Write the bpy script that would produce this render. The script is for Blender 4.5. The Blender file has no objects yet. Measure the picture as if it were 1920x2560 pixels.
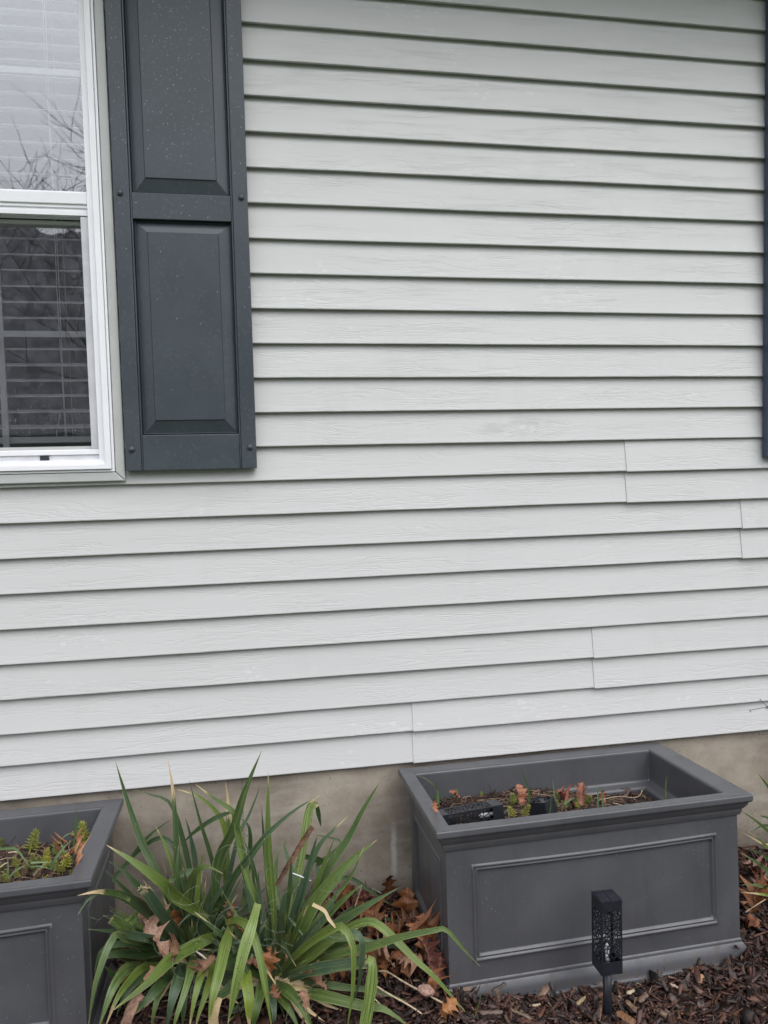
import bpy, bmesh, math, random
import numpy as np
from mathutils import Vector, Matrix, Euler, noise
R = math.radians
random.seed(7); rng = np.random.default_rng(7)
sc = bpy.context.scene
col = sc.collection

# ------------------------------------------------------------ camera
F, YAW, PITCH, ROLL = 1823.6, 0.170962, -0.062527, -0.024084
CAM = Vector((0.0, -2.2139, 1.4190))
cy, sy, cp, sp = math.cos(YAW), math.sin(YAW), math.cos(PITCH), math.sin(PITCH)
_f = Vector((sy * cp, cy * cp, sp)); _r = Vector((cy, -sy, 0)); _u = _r.cross(_f)
c_, s_ = math.cos(ROLL), math.sin(ROLL)
CR = c_ * _r + s_ * _u; CU = -s_ * _r + c_ * _u; CF = _f
cam = bpy.data.cameras.new("camera"); cam_o = bpy.data.objects.new("camera", cam); col.objects.link(cam_o)
cam.sensor_fit = 'VERTICAL'; cam.sensor_height = 24; cam.lens = F / 2560 * 24
cam.clip_start = 0.05; cam.clip_end = 500
m3 = Matrix((CR, CU, -CF)).transposed()
cam_o.matrix_world = Matrix.Translation(CAM) @ m3.to_4x4()
sc.camera = cam_o


def at(px, py, Y):
    """point of the place seen at photo pixel (px, py) that lies Y metres from the wall"""
    d = CR * ((px - 960) / F) + CU * ((1280 - py) / F) + CF
    return CAM + d * ((Y - CAM.y) / d.y)


def cA(x, y, Y): return at(200 + x / 4.1475, 2180 + y / 4.1475, Y)
def cB(x, y, Y): return at(550 + x / 4.1475, 2180 + y / 4.1475, Y)
def cC(x, y, Y): return at(850 + x / 4.1475, 2160 + y / 4.1475, Y)
def c3(x, y, Y): return at(x / 2.37, 1840 + y / 2.37, Y)
def c4(x, y, Y): return at(500 + x / 2.37, 1840 + y / 2.37, Y)
def cF(x, y, Y): return at(1820 + x / 3.69, 1720 + y / 3.69, Y)
def cG(x, y, Y): return at(1200 + x / 2.304, 2380 + y / 2.304, Y)
def c5(x, y, Y): return at(960 + x / 3.456, 1800 + y / 3.456, Y)
def cH(x, y, Y): return at(1240 + x / 3.456, 1900 + y / 3.456, Y)
def cJ(x, y, Y): return at(x / 6.38, 2040 + y / 6.38, Y)


# ------------------------------------------------------------ world, sun, exposure
SUN_EL, SUN_AZ = R(52), R(150)          # overcast: a wide, weak sun high in front of the wall
w = bpy.data.worlds.new("World"); sc.world = w; w.use_nodes = True
nt = w.node_tree; nt.nodes.clear()
sky = nt.nodes.new('ShaderNodeTexSky'); sky.sky_type = 'NISHITA'; sky.sun_disc = False
sky.sun_elevation = SUN_EL; sky.sun_rotation = SUN_AZ; sky.dust_density = 3.0; sky.air_density = 1.0
hs = nt.nodes.new('ShaderNodeHueSaturation'); hs.inputs['Saturation'].default_value = 0.22
mx = nt.nodes.new('ShaderNodeMixRGB'); mx.inputs[0].default_value = 0.72; mx.inputs[2].default_value = (9.62, 9.90, 10.75, 1)
bg = nt.nodes.new('ShaderNodeBackground'); bg.inputs[1].default_value = 0.10
wo = nt.nodes.new('ShaderNodeOutputWorld')
nt.links.new(sky.outputs[0], hs.inputs['Color']); nt.links.new(hs.outputs[0], mx.inputs[1])
# overcast sky: the zenith is about three times as bright as the horizon
tcw = nt.nodes.new('ShaderNodeTexCoord'); sxw = nt.nodes.new('ShaderNodeSeparateXYZ'); nt.links.new(tcw.outputs['Generated'], sxw.inputs[0])
mxz = nt.nodes.new('ShaderNodeMath'); mxz.operation = 'MAXIMUM'; mxz.inputs[1].default_value = 0.0; nt.links.new(sxw.outputs[2], mxz.inputs[0])
cie = nt.nodes.new('ShaderNodeMath'); cie.operation = 'MULTIPLY_ADD'; cie.inputs[1].default_value = 0.85; cie.inputs[2].default_value = 0.60; nt.links.new(mxz.outputs[0], cie.inputs[0])
mul = nt.nodes.new('ShaderNodeVectorMath'); mul.operation = 'SCALE'; nt.links.new(mx.outputs[0], mul.inputs[0]); nt.links.new(cie.outputs[0], mul.inputs['Scale'])
nt.links.new(mul.outputs[0], bg.inputs[0]); nt.links.new(bg.outputs[0], wo.inputs[0])
sun = bpy.data.lights.new("sun", 'SUN'); sun.energy = 0.6; sun.angle = R(50); sun.color = (1.0, 0.97, 0.93)
sun_o = bpy.data.objects.new("sun", sun); col.objects.link(sun_o)
sdir = Vector((0.42 * math.cos(SUN_EL), -0.9 * math.cos(SUN_EL), math.sin(SUN_EL))).normalized()
sun_o.rotation_euler = sdir.to_track_quat('Z', 'Y').to_euler()
sun_o.location = (0, -6, 8)
vs = sc.view_settings
vs.view_transform = 'Standard'; vs.look = 'None'; vs.gamma = 1; vs.exposure = 0.95
vs.use_curve_mapping = False
sc.cycles.transparent_max_bounces = 16; sc.cycles.diffuse_bounces = 6; sc.cycles.max_bounces = 12


# ------------------------------------------------------------ helpers
def link(o):
    col.objects.link(o); return o


def mesh_obj(name, verts, faces, mat=None, parent=None, smooth=False, uvs=None):
    me = bpy.data.meshes.new(name)
    me.from_pydata([tuple(v) for v in verts], [], faces)
    if uvs is not None:
        ul = me.uv_layers.new(name="uv")
        li = np.empty(len(me.loops), dtype=np.int32); me.loops.foreach_get("vertex_index", li)
        ul.data.foreach_set("uv", np.asarray(uvs, dtype=np.float32)[li].ravel())
    if smooth: me.polygons.foreach_set("use_smooth", [True] * len(me.polygons))
    me.update()
    o = bpy.data.objects.new(name, me); link(o)
    if mat: me.materials.append(mat)
    if parent: o.parent = parent
    return o


def empty(name, label=None, cat=None, loc=(0, 0, 0), rot=(0, 0, 0), group=None):
    o = bpy.data.objects.new(name, None); link(o); o.location = loc; o.rotation_euler = rot
    o.empty_display_size = 0.05
    return tag(o, label, cat, group)


def tag(o, label=None, cat=None, group=None, kind=None):
    if label: o['label'] = label
    if cat: o['category'] = cat
    if group: o['group'] = group
    if kind: o['kind'] = kind
    return o


class MB:
    def __init__(s): s.v = []; s.f = []
    def add(s, vs, fs):
        b = len(s.v); s.v += [tuple(v) for v in vs]; s.f += [tuple(i + b for i in f) for f in fs]; return s
    def box(s, x0, x1, y0, y1, z0, z1, M=None):
        v = [Vector(p) for p in ((x0, y0, z0), (x1, y0, z0), (x1, y1, z0), (x0, y1, z0), (x0, y0, z1), (x1, y0, z1), (x1, y1, z1), (x0, y1, z1))]
        if M: v = [M @ p for p in v]
        return s.add(v, [(0, 3, 2, 1), (4, 5, 6, 7), (0, 1, 5, 4), (1, 2, 6, 5), (2, 3, 7, 6), (3, 0, 4, 7)])
    def tube(s, pts, rad, n=6, cap=True):
        pts = [Vector(p) for p in pts]
        rr = rad if isinstance(rad, (list, tuple)) else [rad] * len(pts)
        rings = []
        up = Vector((0.3, 0.2, 1)).normalized()
        for i, p in enumerate(pts):
            t = (pts[min(i + 1, len(pts) - 1)] - pts[max(i - 1, 0)])
            if t.length < 1e-9: t = Vector((0, 0, 1))
            t.normalize(); a = t.cross(up)
            if a.length < 1e-3: a = t.cross(Vector((1, 0, 0)))
            a.normalize(); b = t.cross(a)
            rings.append([p + (a * math.cos(2 * math.pi * k / n) + b * math.sin(2 * math.pi * k / n)) * rr[i] for k in range(n)])
        v = [q for r_ in rings for q in r_]; f = []
        for i in range(len(pts) - 1):
            for k in range(n):
                f.append((i * n + k, i * n + (k + 1) % n, (i + 1) * n + (k + 1) % n, (i + 1) * n + k))
        if cap: f.append(tuple(range(n))[::-1]); f.append(tuple((len(pts) - 1) * n + k for k in range(n)))
        return s.add(v, f)
    def build(s, name, mat=None, parent=None, smooth=False, bevel=0):
        o = mesh_obj(name, s.v, s.f, mat, parent, smooth)
        if bevel:
            b = o.modifiers.new("bevel", 'BEVEL'); b.width = bevel; b.segments = 2; b.limit_method = 'ANGLE'; b.angle_limit = R(40)
        return o


# ------------------------------------------------------------ materials
class N:
    def __init__(s, name, rough=0.6, base=(0.5, 0.5, 0.5), spec=0.5):
        s.m = bpy.data.materials.new(name); s.m.use_nodes = True
        s.t = s.m.node_tree; s.b = s.t.nodes['Principled BSDF']
        s.b.inputs['Base Color'].default_value = (*base, 1); s.b.inputs['Roughness'].default_value = rough
        s.b.inputs['Specular IOR Level'].default_value = spec
        s.tc = s.t.nodes.new('ShaderNodeTexCoord'); s.oi = s.t.nodes.new('ShaderNodeObjectInfo')
    def L(s, a, b): s.t.links.new(a, b)
    def val(s, x, sock):
        if isinstance(x, (int, float)): sock.default_value = x
        elif isinstance(x, (tuple, list)): sock.default_value = (*x, 1) if len(x) == 3 and len(sock.default_value) == 4 else x
        else: s.L(x, sock)
    def math(s, op, a, b=0.0, c=None, clamp=False):
        n = s.t.nodes.new('ShaderNodeMath'); n.operation = op; n.use_clamp = clamp
        s.val(a, n.inputs[0]); s.val(b, n.inputs[1])
        if c is not None: s.val(c, n.inputs[2])
        return n.outputs[0]
    def map(s, scale=(1, 1, 1), src=None, rnd=0.0, loc=(0, 0, 0)):
        n = s.t.nodes.new('ShaderNodeMapping'); n.inputs['Scale'].default_value = scale
        v = src or s.tc.outputs['Object']
        if rnd:
            c = s.t.nodes.new('ShaderNodeVectorMath'); c.operation = 'ADD'
            k = s.math('MULTIPLY', s.oi.outputs['Random'], rnd)
            s.L(v, c.inputs[0]); s.L(k, c.inputs[1]); v = c.outputs[0]
        s.L(v, n.inputs[0]); n.inputs['Location'].default_value = loc
        return n.outputs[0]
    def noise(s, vec, scale=5, detail=3, rough=0.5, dist=0.0):
        n = s.t.nodes.new('ShaderNodeTexNoise'); s.L(vec, n.inputs['Vector']); n.inputs['Scale'].default_value = scale
        n.inputs['Detail'].default_value = detail; n.inputs['Roughness'].default_value = rough; n.inputs['Distortion'].default_value = dist
        return n.outputs[0]
    def vor(s, vec, scale=5, rand=1.0, feat='F1'):
        n = s.t.nodes.new('ShaderNodeTexVoronoi'); n.feature = feat; s.L(vec, n.inputs['Vector']); n.inputs['Scale'].default_value = scale
        n.inputs['Randomness'].default_value = rand
        return n.outputs['Distance'], n.outputs.get('Color')
    def ramp(s, fac, lo, hi):
        n = s.t.nodes.new('ShaderNodeMapRange'); n.interpolation_type = 'SMOOTHSTEP'
        s.val(fac, n.inputs[0]); n.inputs[1].default_value = lo; n.inputs[2].default_value = hi
        return n.outputs[0]
    def mix(s, fac, a, b, mode='MIX'):
        n = s.t.nodes.new('ShaderNodeMixRGB'); n.blend_type = mode
        s.val(fac, n.inputs[0]); s.val(a, n.inputs[1]); s.val(b, n.inputs[2])
        return n.outputs[0]
    def color(s, c): s.val(c, s.b.inputs['Base Color']); return s
    def rough(s, c): s.val(c, s.b.inputs['Roughness']); return s
    def bump(s, h, strength=0.3, dist=0.002, prev=None):
        n = s.t.nodes.new('ShaderNodeBump'); n.inputs['Strength'].default_value = strength; n.inputs['Distance'].default_value = dist
        s.L(h, n.inputs['Height'])
        if prev is not None: s.L(prev, n.inputs['Normal'])
        s.L(n.outputs[0], s.b.inputs['Normal']); return n.outputs[0]


def mat_siding():
    n = N('vinyl_siding', 0.48, (0.55, 0.57, 0.57), 0.4)
    p = n.map((1, 1, 1), rnd=13.0)
    # embossed cedar grain: thin wandering lines
    warp = n.noise(n.map((2.2, 1, 16), src=p), 1.6, 2, 0.5)
    sepxyz = n.t.nodes.new('ShaderNodeSeparateXYZ'); n.L(p, sepxyz.inputs[0])
    cmb = n.t.nodes.new('ShaderNodeCombineXYZ')
    n.L(n.math('MULTIPLY', sepxyz.outputs[0], 3.2), cmb.inputs[0])
    n.L(n.math('ADD', n.math('MULTIPLY', sepxyz.outputs[2], 85.0), n.math('MULTIPLY', warp, 6.0)), cmb.inputs[2])
    g = n.noise(cmb.outputs[0], 1.0, 3, 0.55)
    line = n.math('ABSOLUTE', n.math('SUBTRACT', g, 0.5))
    line = n.ramp(line, 0.0, 0.045)                       # 0 on a line
    mask = n.ramp(n.noise(n.map((1.3, 1, 9), src=p), 2.2, 2), 0.30, 0.66)
    line2 = n.math('MULTIPLY', n.math('SUBTRACT', 1.0, line), mask)
    fine = n.noise(n.map((14, 1, 420), src=p), 1.0, 2, 0.6)
    h = n.math('SUBTRACT', n.math('MULTIPLY', fine, 0.35), line2)
    n.bump(h, 0.5, 0.0008)
    c = n.mix(n.math('MULTIPLY', line2, 0.03), (0.602, 0.598, 0.588), (0.34, 0.34, 0.335))
    blot = n.noise(n.map((0.9, 1, 2.6), src=p), 1.3, 4, 0.6)
    c = n.mix(n.math('MULTIPLY', n.ramp(blot, 0.4, 0.75), 0.16), c, (0.46, 0.47, 0.455))
    # chalky water marks gathered in patches
    sp_, _ = n.vor(n.map((26, 1, 60), src=p), 1.0)
    dens = n.ramp(n.noise(n.map((1.0, 1, 1.7), src=n.tc.outputs['Object']), 2.6, 3, 0.6), 0.56, 0.66)
    spx = n.math('ADD', sp_, n.math('MULTIPLY', n.noise(n.map((60, 1, 120), src=p), 1.0, 2), 0.5))
    spots = n.math('MULTIPLY', n.math('SUBTRACT', 1.0, n.ramp(spx, 0.36, 0.56)), dens)
    soft = n.math('MULTIPLY', n.ramp(n.noise(n.map((9, 1, 22), src=p), 1.5, 3, 0.65), 0.58, 0.72), n.ramp(dens, 0.0, 1.0))
    c = n.mix(n.math('MULTIPLY', n.math('MAXIMUM', spots, soft), 0.42), c, (0.74, 0.76, 0.76))
    # a rubbed smudge above the upper seam
    sx = n.t.nodes.new('ShaderNodeSeparateXYZ'); n.L(n.tc.outputs['Object'], sx.inputs[0])
    ex = n.math('POWER', n.math('MULTIPLY', n.math('SUBTRACT', sx.outputs[0], 0.83), 5.5), 2.0); ez = n.math('POWER', n.math('MULTIPLY', n.math('SUBTRACT', sx.outputs[2], 1.535), 26.0), 2.0)
    sm_ = n.math('MULTIPLY', n.math('SUBTRACT', 1.0, n.math('ADD', ex, ez), clamp=True), n.ramp(n.noise(n.map((7, 1, 20)), 1.2, 3, 0.6), 0.42, 0.6))
    c = n.mix(n.math('MULTIPLY', sm_, 0.45), c, (0.36, 0.35, 0.34))
    drt = n.noise(n.map((5, 1, 1.6)), 1.0, 5, 0.7)
    c = n.mix(n.math('MULTIPLY', n.ramp(drt, 0.52, 0.8), 0.20), c, (0.42, 0.42, 0.40))
    n.color(c)
    n.rough(n.math('ADD', n.math('MULTIPLY', blot, 0.18), 0.30))
    return n.m


def mat_concrete():
    n = N('poured_concrete', 0.85)
    p = n.map()
    a = n.noise(p, 3.0, 6, 0.65); b = n.noise(n.map((1.2, 1, 6)), 4.0, 5, 0.6); g = n.noise(p, 220, 3, 0.6)
    c = n.mix(n.ramp(a, 0.35, 0.65), (0.225, 0.19, 0.15), (0.42, 0.365, 0.295))
    c = n.mix(n.math('MULTIPLY', n.ramp(b, 0.45, 0.8), 0.5), c, (0.48, 0.45, 0.39))
    damp = n.ramp(n.noise(n.map((1, 1, 2.3), loc=(3.3, 0, 1.2)), 2.2, 6, 0.62), 0.56, 0.66)
    c = n.mix(n.math('MULTIPLY', damp, 0.45), c, (0.15, 0.14, 0.125))
    rust = n.ramp(n.noise(n.map((9, 1, 1.2)), 2.0, 3), 0.62, 0.75)
    c = n.mix(n.math('MULTIPLY', rust, 0.22), c, (0.25, 0.15, 0.09))
    d, cc = n.vor(n.map((1, 1, 1.5)), 60)
    pit = n.math('SUBTRACT', 1.0, n.ramp(d, 0.07, 0.16))
    pit = n.math('MULTIPLY', pit, n.ramp(n.noise(p, 7, 2), 0.42, 0.55))
    c = n.mix(n.math('MULTIPLY', pit, 0.65), c, (0.09, 0.085, 0.075))
    # salt bloom, a pale runnel low by the planter
    sx = n.t.nodes.new('ShaderNodeSeparateXYZ'); n.L(n.tc.outputs['Object'], sx.inputs[0])
    wob = n.math('MULTIPLY', n.noise(n.map((1, 1, 9)), 3, 3), 0.02)
    dx = n.math('ABSOLUTE', n.math('SUBTRACT', n.math('ADD', sx.outputs[0], wob), 0.402))
    st = n.math('SUBTRACT', 1.0, n.ramp(dx, 0.002, 0.014))
    zz = n.math('MULTIPLY', n.ramp(sx.outputs[2], 0.08, 0.13), n.math('SUBTRACT', 1.0, n.ramp(sx.outputs[2], 0.20, 0.30)))
    c = n.mix(n.math('MULTIPLY', n.math('MULTIPLY', st, zz), 0.75), c, (0.62, 0.60, 0.56))
    mudl = n.math('MULTIPLY', n.math('SUBTRACT', 1.0, n.ramp(n.math('ADD', sx.outputs[2], n.math('MULTIPLY', n.noise(n.map((4, 1, 4)), 2, 4), 0.10)), 0.08, 0.19)), 0.55)
    c = n.mix(mudl, c, (0.13, 0.105, 0.085))
    spl = n.math('MULTIPLY', n.ramp(n.noise(p, 90, 3, 0.7), 0.60, 0.68), n.math('SUBTRACT', 1.0, n.ramp(sx.outputs[2], 0.10, 0.34)))
    c = n.mix(n.math('MULTIPLY', spl, 0.6), c, (0.09, 0.065, 0.05))
    n.color(c)
    h = n.math('SUBTRACT', n.math('ADD', n.math('MULTIPLY', g, 0.3), n.math('MULTIPLY', a, 2.0)), n.math('MULTIPLY', pit, 1.5))
    n.bump(h, 0.6, 0.003)
    return n.m


def mat_plastic(name, base, rough=0.42, spots=0.0, grain=(6, 6, 120)):
    n = N(name, rough, base, 0.5)
    p = n.map(rnd=5.0)
    gr = n.noise(n.map(grain, src=p), 3.0, 3, 0.6)
    n.bump(gr, 0.22, 0.0012)
    bl = n.noise(p, 4.5, 4, 0.6)
    hi = tuple(min(1, k * 1.22 + 0.004) for k in base)
    c = n.mix(n.ramp(bl, 0.3, 0.75), base, hi)
    rg = n.math('ADD', n.math('MULTIPLY', bl, 0.22), rough - 0.1)
    if spots:
        d, cc = n.vor(n.map((1, 1, 1), src=n.map(rnd=3.0), loc=(0.3, 0, 0)), 74)
        ex = n.noise(p, 60, 2)
        s = n.math('SUBTRACT', 1.0, n.ramp(n.math('ADD', d, n.math('MULTIPLY', ex, 0.35)), 0.40, 0.50))
        dz = n.t.nodes.new('ShaderNodeSeparateXYZ'); n.L(n.tc.outputs['Object'], dz.inputs[0])
        ms = n.math('MULTIPLY', n.ramp(n.noise(p, 7.0, 3), 0.28, 0.48), n.math('ADD', n.ramp(dz.outputs[2], 1.95, 2.3), 0.10, clamp=True))
        k = n.math('MULTIPLY', n.math('MULTIPLY', s, ms), spots)
        c = n.mix(k, c, tuple(q * 1.6 + 0.11 for q in base))
        rg = n.math('ADD', rg, n.math('MULTIPLY', k, 0.3))
    n.color(c); n.rough(rg)
    return n.m


def mat_planter(name, base, rough, grain):
    n = N(name, rough, base, 0.5)
    p = n.map(rnd=5.0)
    gr = n.noise(n.map(grain, src=p), 3.0, 3, 0.6)
    n.bump(gr, 0.25, 0.0012)
    run = n.noise(n.map((9, 9, 1.3), src=p), 2.0, 4, 0.65); bl = n.noise(p, 4.5, 5, 0.62)
    c = n.mix(n.ramp(bl, 0.3, 0.75), base, tuple(k * 1.25 + 0.004 for k in base))
    c = n.mix(n.math('MULTIPLY', n.ramp(run, 0.5, 0.72), 0.35), c, tuple(k * 0.72 for k in base))
    sx = n.t.nodes.new('ShaderNodeSeparateXYZ'); n.L(n.tc.outputs['Object'], sx.inputs[0])
    mud = n.math('MULTIPLY', n.math('SUBTRACT', 1.0, n.ramp(sx.outputs[2], -0.46, -0.33)), n.ramp(n.noise(n.map((30, 30, 30)), 1.0, 5, 0.75), 0.50, 0.64))
    c = n.mix(n.math('MULTIPLY', mud, 0.55), c, (0.085, 0.06, 0.045))
    n.color(c); n.rough(n.math('ADD', n.math('ADD', n.math('MULTIPLY', bl, 0.25), n.math('MULTIPLY', run, 0.22)), n.math('ADD', n.math('MULTIPLY', mud, 0.3), rough - 0.22)))
    return n.m


def mat_plain(name, base, rough=0.5, var=0.12, bscale=30, bstr=0.15, spec=0.5, metal=0.0):
    n = N(name, rough, base, spec)
    a = n.noise(n.map(rnd=9.0), bscale, 4, 0.6)
    c = n.mix(n.ramp(a, 0.3, 0.7), tuple(k * (1 - var) for k in base), tuple(min(1, k * (1 + var)) for k in base))
    n.color(c); n.bump(a, bstr, 0.001); n.b.inputs['Metallic'].default_value = metal
    return n.m


def mat_glass():
    m = bpy.data.materials.new('window_glass'); m.use_nodes = True; t = m.node_tree; t.nodes.clear()
    out = t.nodes.new('ShaderNodeOutputMaterial'); mixs = t.nodes.new('ShaderNodeMixShader')
    tr = t.nodes.new('ShaderNodeBsdfTransparent'); tr.inputs[0].default_value = (0.985, 0.99, 0.995, 1)
    gl = t.nodes.new('ShaderNodeBsdfGlossy'); gl.inputs['Roughness'].default_value = 0.012
    fr = t.nodes.new('ShaderNodeFresnel'); fr.inputs[0].default_value = 1.5
    ml = t.nodes.new('ShaderNodeMath'); ml.operation = 'MULTIPLY_ADD'; ml.inputs[1].default_value = 0.9; ml.inputs[2].default_value = 0.185
    ml.use_clamp = True
    no = t.nodes.new('ShaderNodeTexNoise'); no.inputs['Scale'].default_value = 2.5
    bp = t.nodes.new('ShaderNodeBump'); bp.inputs['Strength'].default_value = 0.03; bp.inputs['Distance'].default_value = 0.004
    t.links.new(no.outputs[0], bp.inputs['Height']); t.links.new(bp.outputs[0], gl.inputs['Normal'])
    t.links.new(fr.outputs[0], ml.inputs[0]); t.links.new(ml.outputs[0], mixs.inputs[0])
    t.links.new(tr.outputs[0], mixs.inputs[1]); t.links.new(gl.outputs[0], mixs.inputs[2]); t.links.new(mixs.outputs[0], out.inputs[0])
    return m


def mat_mesh():
    m = bpy.data.materials.new('insect_screen_mesh'); m.use_nodes = True; t = m.node_tree; t.nodes.clear()
    out = t.nodes.new('ShaderNodeOutputMaterial'); mixs = t.nodes.new('ShaderNodeMixShader'); mixs.inputs[0].default_value = 0.12
    tr = t.nodes.new('ShaderNodeBsdfTransparent'); df = t.nodes.new('ShaderNodeBsdfDiffuse'); df.inputs[0].default_value = (0.035, 0.04, 0.046, 1)
    t.links.new(tr.outputs[0], mixs.inputs[1]); t.links.new(df.outputs[0], mixs.inputs[2]); t.links.new(mixs.outputs[0], out.inputs[0])
    return m


def mat_yucca():
    n = N('strap_leaf', 0.42, (0.06, 0.1, 0.05), 0.42)
    uv = n.tc.outputs['UV']
    s = n.t.nodes.new('ShaderNodeSeparateXYZ'); n.L(uv, s.inputs[0]); u, v = s.outputs[0], s.outputs[1]
    oc = n.t.nodes.new('ShaderNodeSeparateColor'); n.L(n.oi.outputs['Color'], oc.inputs[0])
    yel, tip, st = oc.outputs[0], oc.outputs[1], oc.outputs[2]
    str_ = n.noise(n.map((26, 1.2, 1), src=uv, rnd=7.0), 1.0, 3, 0.6)
    mot = n.noise(n.map((3, 7, 1), src=uv, rnd=4.0), 1.0, 4, 0.6)
    g = n.mix(n.oi.outputs['Alpha'], (0.021, 0.056, 0.015), (0.026, 0.056, 0.036))
    yfac = n.math('ADD', yel, n.math('MULTIPLY', n.math('SUBTRACT', mot, 0.5), 0.7), clamp=True)
    g = n.mix(yfac, g, (0.17, 0.23, 0.026))
    pale = n.mix(0.5, g, (0.36, 0.46, 0.17))
    g = n.mix(n.math('MULTIPLY', n.ramp(str_, 0.46, 0.64), n.math('ADD', n.math('MULTIPLY', st, 0.85), 0.22)), g, pale)
    g = n.mix(n.math('MULTIPLY', n.math('SUBTRACT', 1.0, n.ramp(str_, 0.34, 0.48)), 0.6), g, (0.014, 0.038, 0.010))
    edge = n.ramp(n.math('ABSOLUTE', n.math('SUBTRACT', u, 0.5)), 0.44, 0.50)
    g = n.mix(n.math('MULTIPLY', edge, 0.5), g, (0.30, 0.30, 0.12))
    base = n.math('SUBTRACT', 1.0, n.ramp(v, 0.0, 0.14))
    g = n.mix(n.math('MULTIPLY', base, 0.6), g, (0.20, 0.24, 0.07))
    tn = n.noise(n.map((6, 14, 1), src=uv, rnd=2.0), 1.0, 3)
    tf = n.ramp(n.math('ADD', n.math('ADD', v, tip), n.math('ADD', n.math('MULTIPLY', tn, 0.26), n.math('MULTIPLY', edge, 0.04))), 1.08, 1.17)
    tan = n.mix(tn, (0.42, 0.29, 0.13), (0.55, 0.45, 0.28))
    g = n.mix(tf, g, tan)
    d, _ = n.vor(n.map((5, 38, 1), src=uv, rnd=6.0), 1.0)
    dk = n.math('MULTIPLY', n.math('SUBTRACT', 1.0, n.ramp(d, 0.14, 0.26)), n.ramp(n.noise(n.map((1, 5, 1), src=uv, rnd=3.0), 1.0, 1), 0.48, 0.60))
    g = n.mix(n.math('MULTIPLY', dk, 0.9), g, (0.018, 0.014, 0.010))
    d2, _ = n.vor(n.map((4, 22, 1), src=uv, rnd=9.0), 1.0)
    lt = n.math('MULTIPLY', n.math('SUBTRACT', 1.0, n.ramp(d2, 0.07, 0.15)), n.ramp(n.noise(n.map((1, 4, 1), src=uv, rnd=8.0), 1.0, 1), 0.52, 0.66))
    g = n.mix(n.math('MULTIPLY', lt, 0.8), g, (0.55, 0.50, 0.32))
    n.color(g)
    n.bump(n.noise(n.map((34, 0.7, 1), src=uv, rnd=7.0), 1.0, 2), 0.55, 0.0012)
    n.rough(n.math('ADD', n.math('MULTIPLY', mot, 0.25), 0.28))
    return n.m


def mat_oak():
    n = N('dead_oak_leaf', 0.5, (0.2, 0.08, 0.03), 0.4)
    p = n.map(rnd=5.0)
    a = n.noise(p, 30, 4, 0.6); uv = n.tc.outputs['UV']
    s = n.t.nodes.new('ShaderNodeSeparateXYZ'); n.L(uv, s.inputs[0])
    au = n.math('ABSOLUTE', s.outputs[0])
    c = n.mix(n.ramp(a, 0.3, 0.7), n.oi.outputs['Color'], n.mix(0.55, n.oi.outputs['Color'], (0.06, 0.025, 0.012)))
    # midrib and side veins
    ln = n.math('SUBTRACT', 1.0, n.ramp(au, 0.0, 0.022))
    vv = n.math('FRACT', n.math('MULTIPLY', n.math('SUBTRACT', s.outputs[1], n.math('MULTIPLY', au, 0.7)), 9.0))
    vein = n.math('SUBTRACT', 1.0, n.ramp(n.math('ABSOLUTE', n.math('SUBTRACT', vv, 0.5)), 0.0, 0.09))
    c = n.mix(n.math('MULTIPLY', n.math('MAXIMUM', ln, n.math('MULTIPLY', vein, 0.6)), 0.55), c, (0.36, 0.19, 0.10))
    d, _ = n.vor(n.map(rnd=8.0), 130)
    c = n.mix(n.math('MULTIPLY', n.math('SUBTRACT', 1.0, n.ramp(d, 0.12, 0.2)), n.math('MULTIPLY', n.ramp(a, 0.5, 0.6), 0.8)), c, (0.02, 0.012, 0.008))
    n.color(c); n.bump(n.math('ADD', a, vein), 0.5, 0.0015); n.rough(n.math('ADD', n.math('MULTIPLY', a, 0.35), 0.28))
    return n.m


def mat_attr(name, rough=0.75, bs=90):
    n = N(name, rough, (0.1, 0.06, 0.04), 0.35)
    at_ = n.t.nodes.new('ShaderNodeVertexColor'); at_.layer_name = 'col'
    a = n.noise(n.map((1, 1, 1)), bs, 3, 0.7)
    b = n.noise(n.map((1, 1, 1)), bs * 5, 2, 0.7)
    c = n.mix(n.ramp(a, 0.3, 0.7), at_.outputs[0], n.mix(0.55, at_.outputs[0], (0.01, 0.006, 0.005)))
    n.color(c); n.bump(b, 0.6, 0.0015); n.rough(n.math('ADD', n.math('MULTIPLY', a, 0.45), rough - 0.38))
    return n.m


def mat_objcol(name, rough=0.5, var=0.25, sc_=60):
    n = N(name, rough)
    a = n.noise(n.map(rnd=4.0), sc_, 3, 0.6)
    n.color(n.mix(n.math('MULTIPLY', a, var * 2), n.oi.outputs['Color'], (0.02, 0.02, 0.01)))
    n.bump(a, 0.3, 0.001)
    return n.m


M_SID = mat_siding(); M_CON = mat_concrete()
M_PLAN = mat_planter('charcoal_planter_resin', (0.068, 0.069, 0.075), 0.34, grain=(60, 60, 5))
M_SHUT = mat_plastic('slate_blue_shutter_resin', (0.045, 0.057, 0.067), 0.40, spots=1.0, grain=(90, 30, 9))
M_SHUT_H = mat_plastic('slate_shutter_cross_grain', (0.045, 0.057, 0.067), 0.40, spots=1.0, grain=(9, 30, 90))
M_NAVY = mat_plastic('dark_blue_shutter_resin', (0.035, 0.052, 0.085), 0.5, grain=(90, 30, 9))
M_TRIM = mat_plain('grey_vinyl_trim', (0.50, 0.51, 0.49), 0.45, 0.05, 12, 0.05)
M_WHITE = mat_plain('white_window_vinyl', (0.90, 0.90, 0.92), 0.35, 0.03, 8, 0.04)
M_WHITE2 = mat_plain('weathered_screen_frame', (0.60, 0.60, 0.62), 0.45, 0.08, 20, 0.1)
M_SLAT = mat_plain('blind_slat_white', (0.90, 0.90, 0.93), 0.4, 0.03, 10, 0.03)
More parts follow.
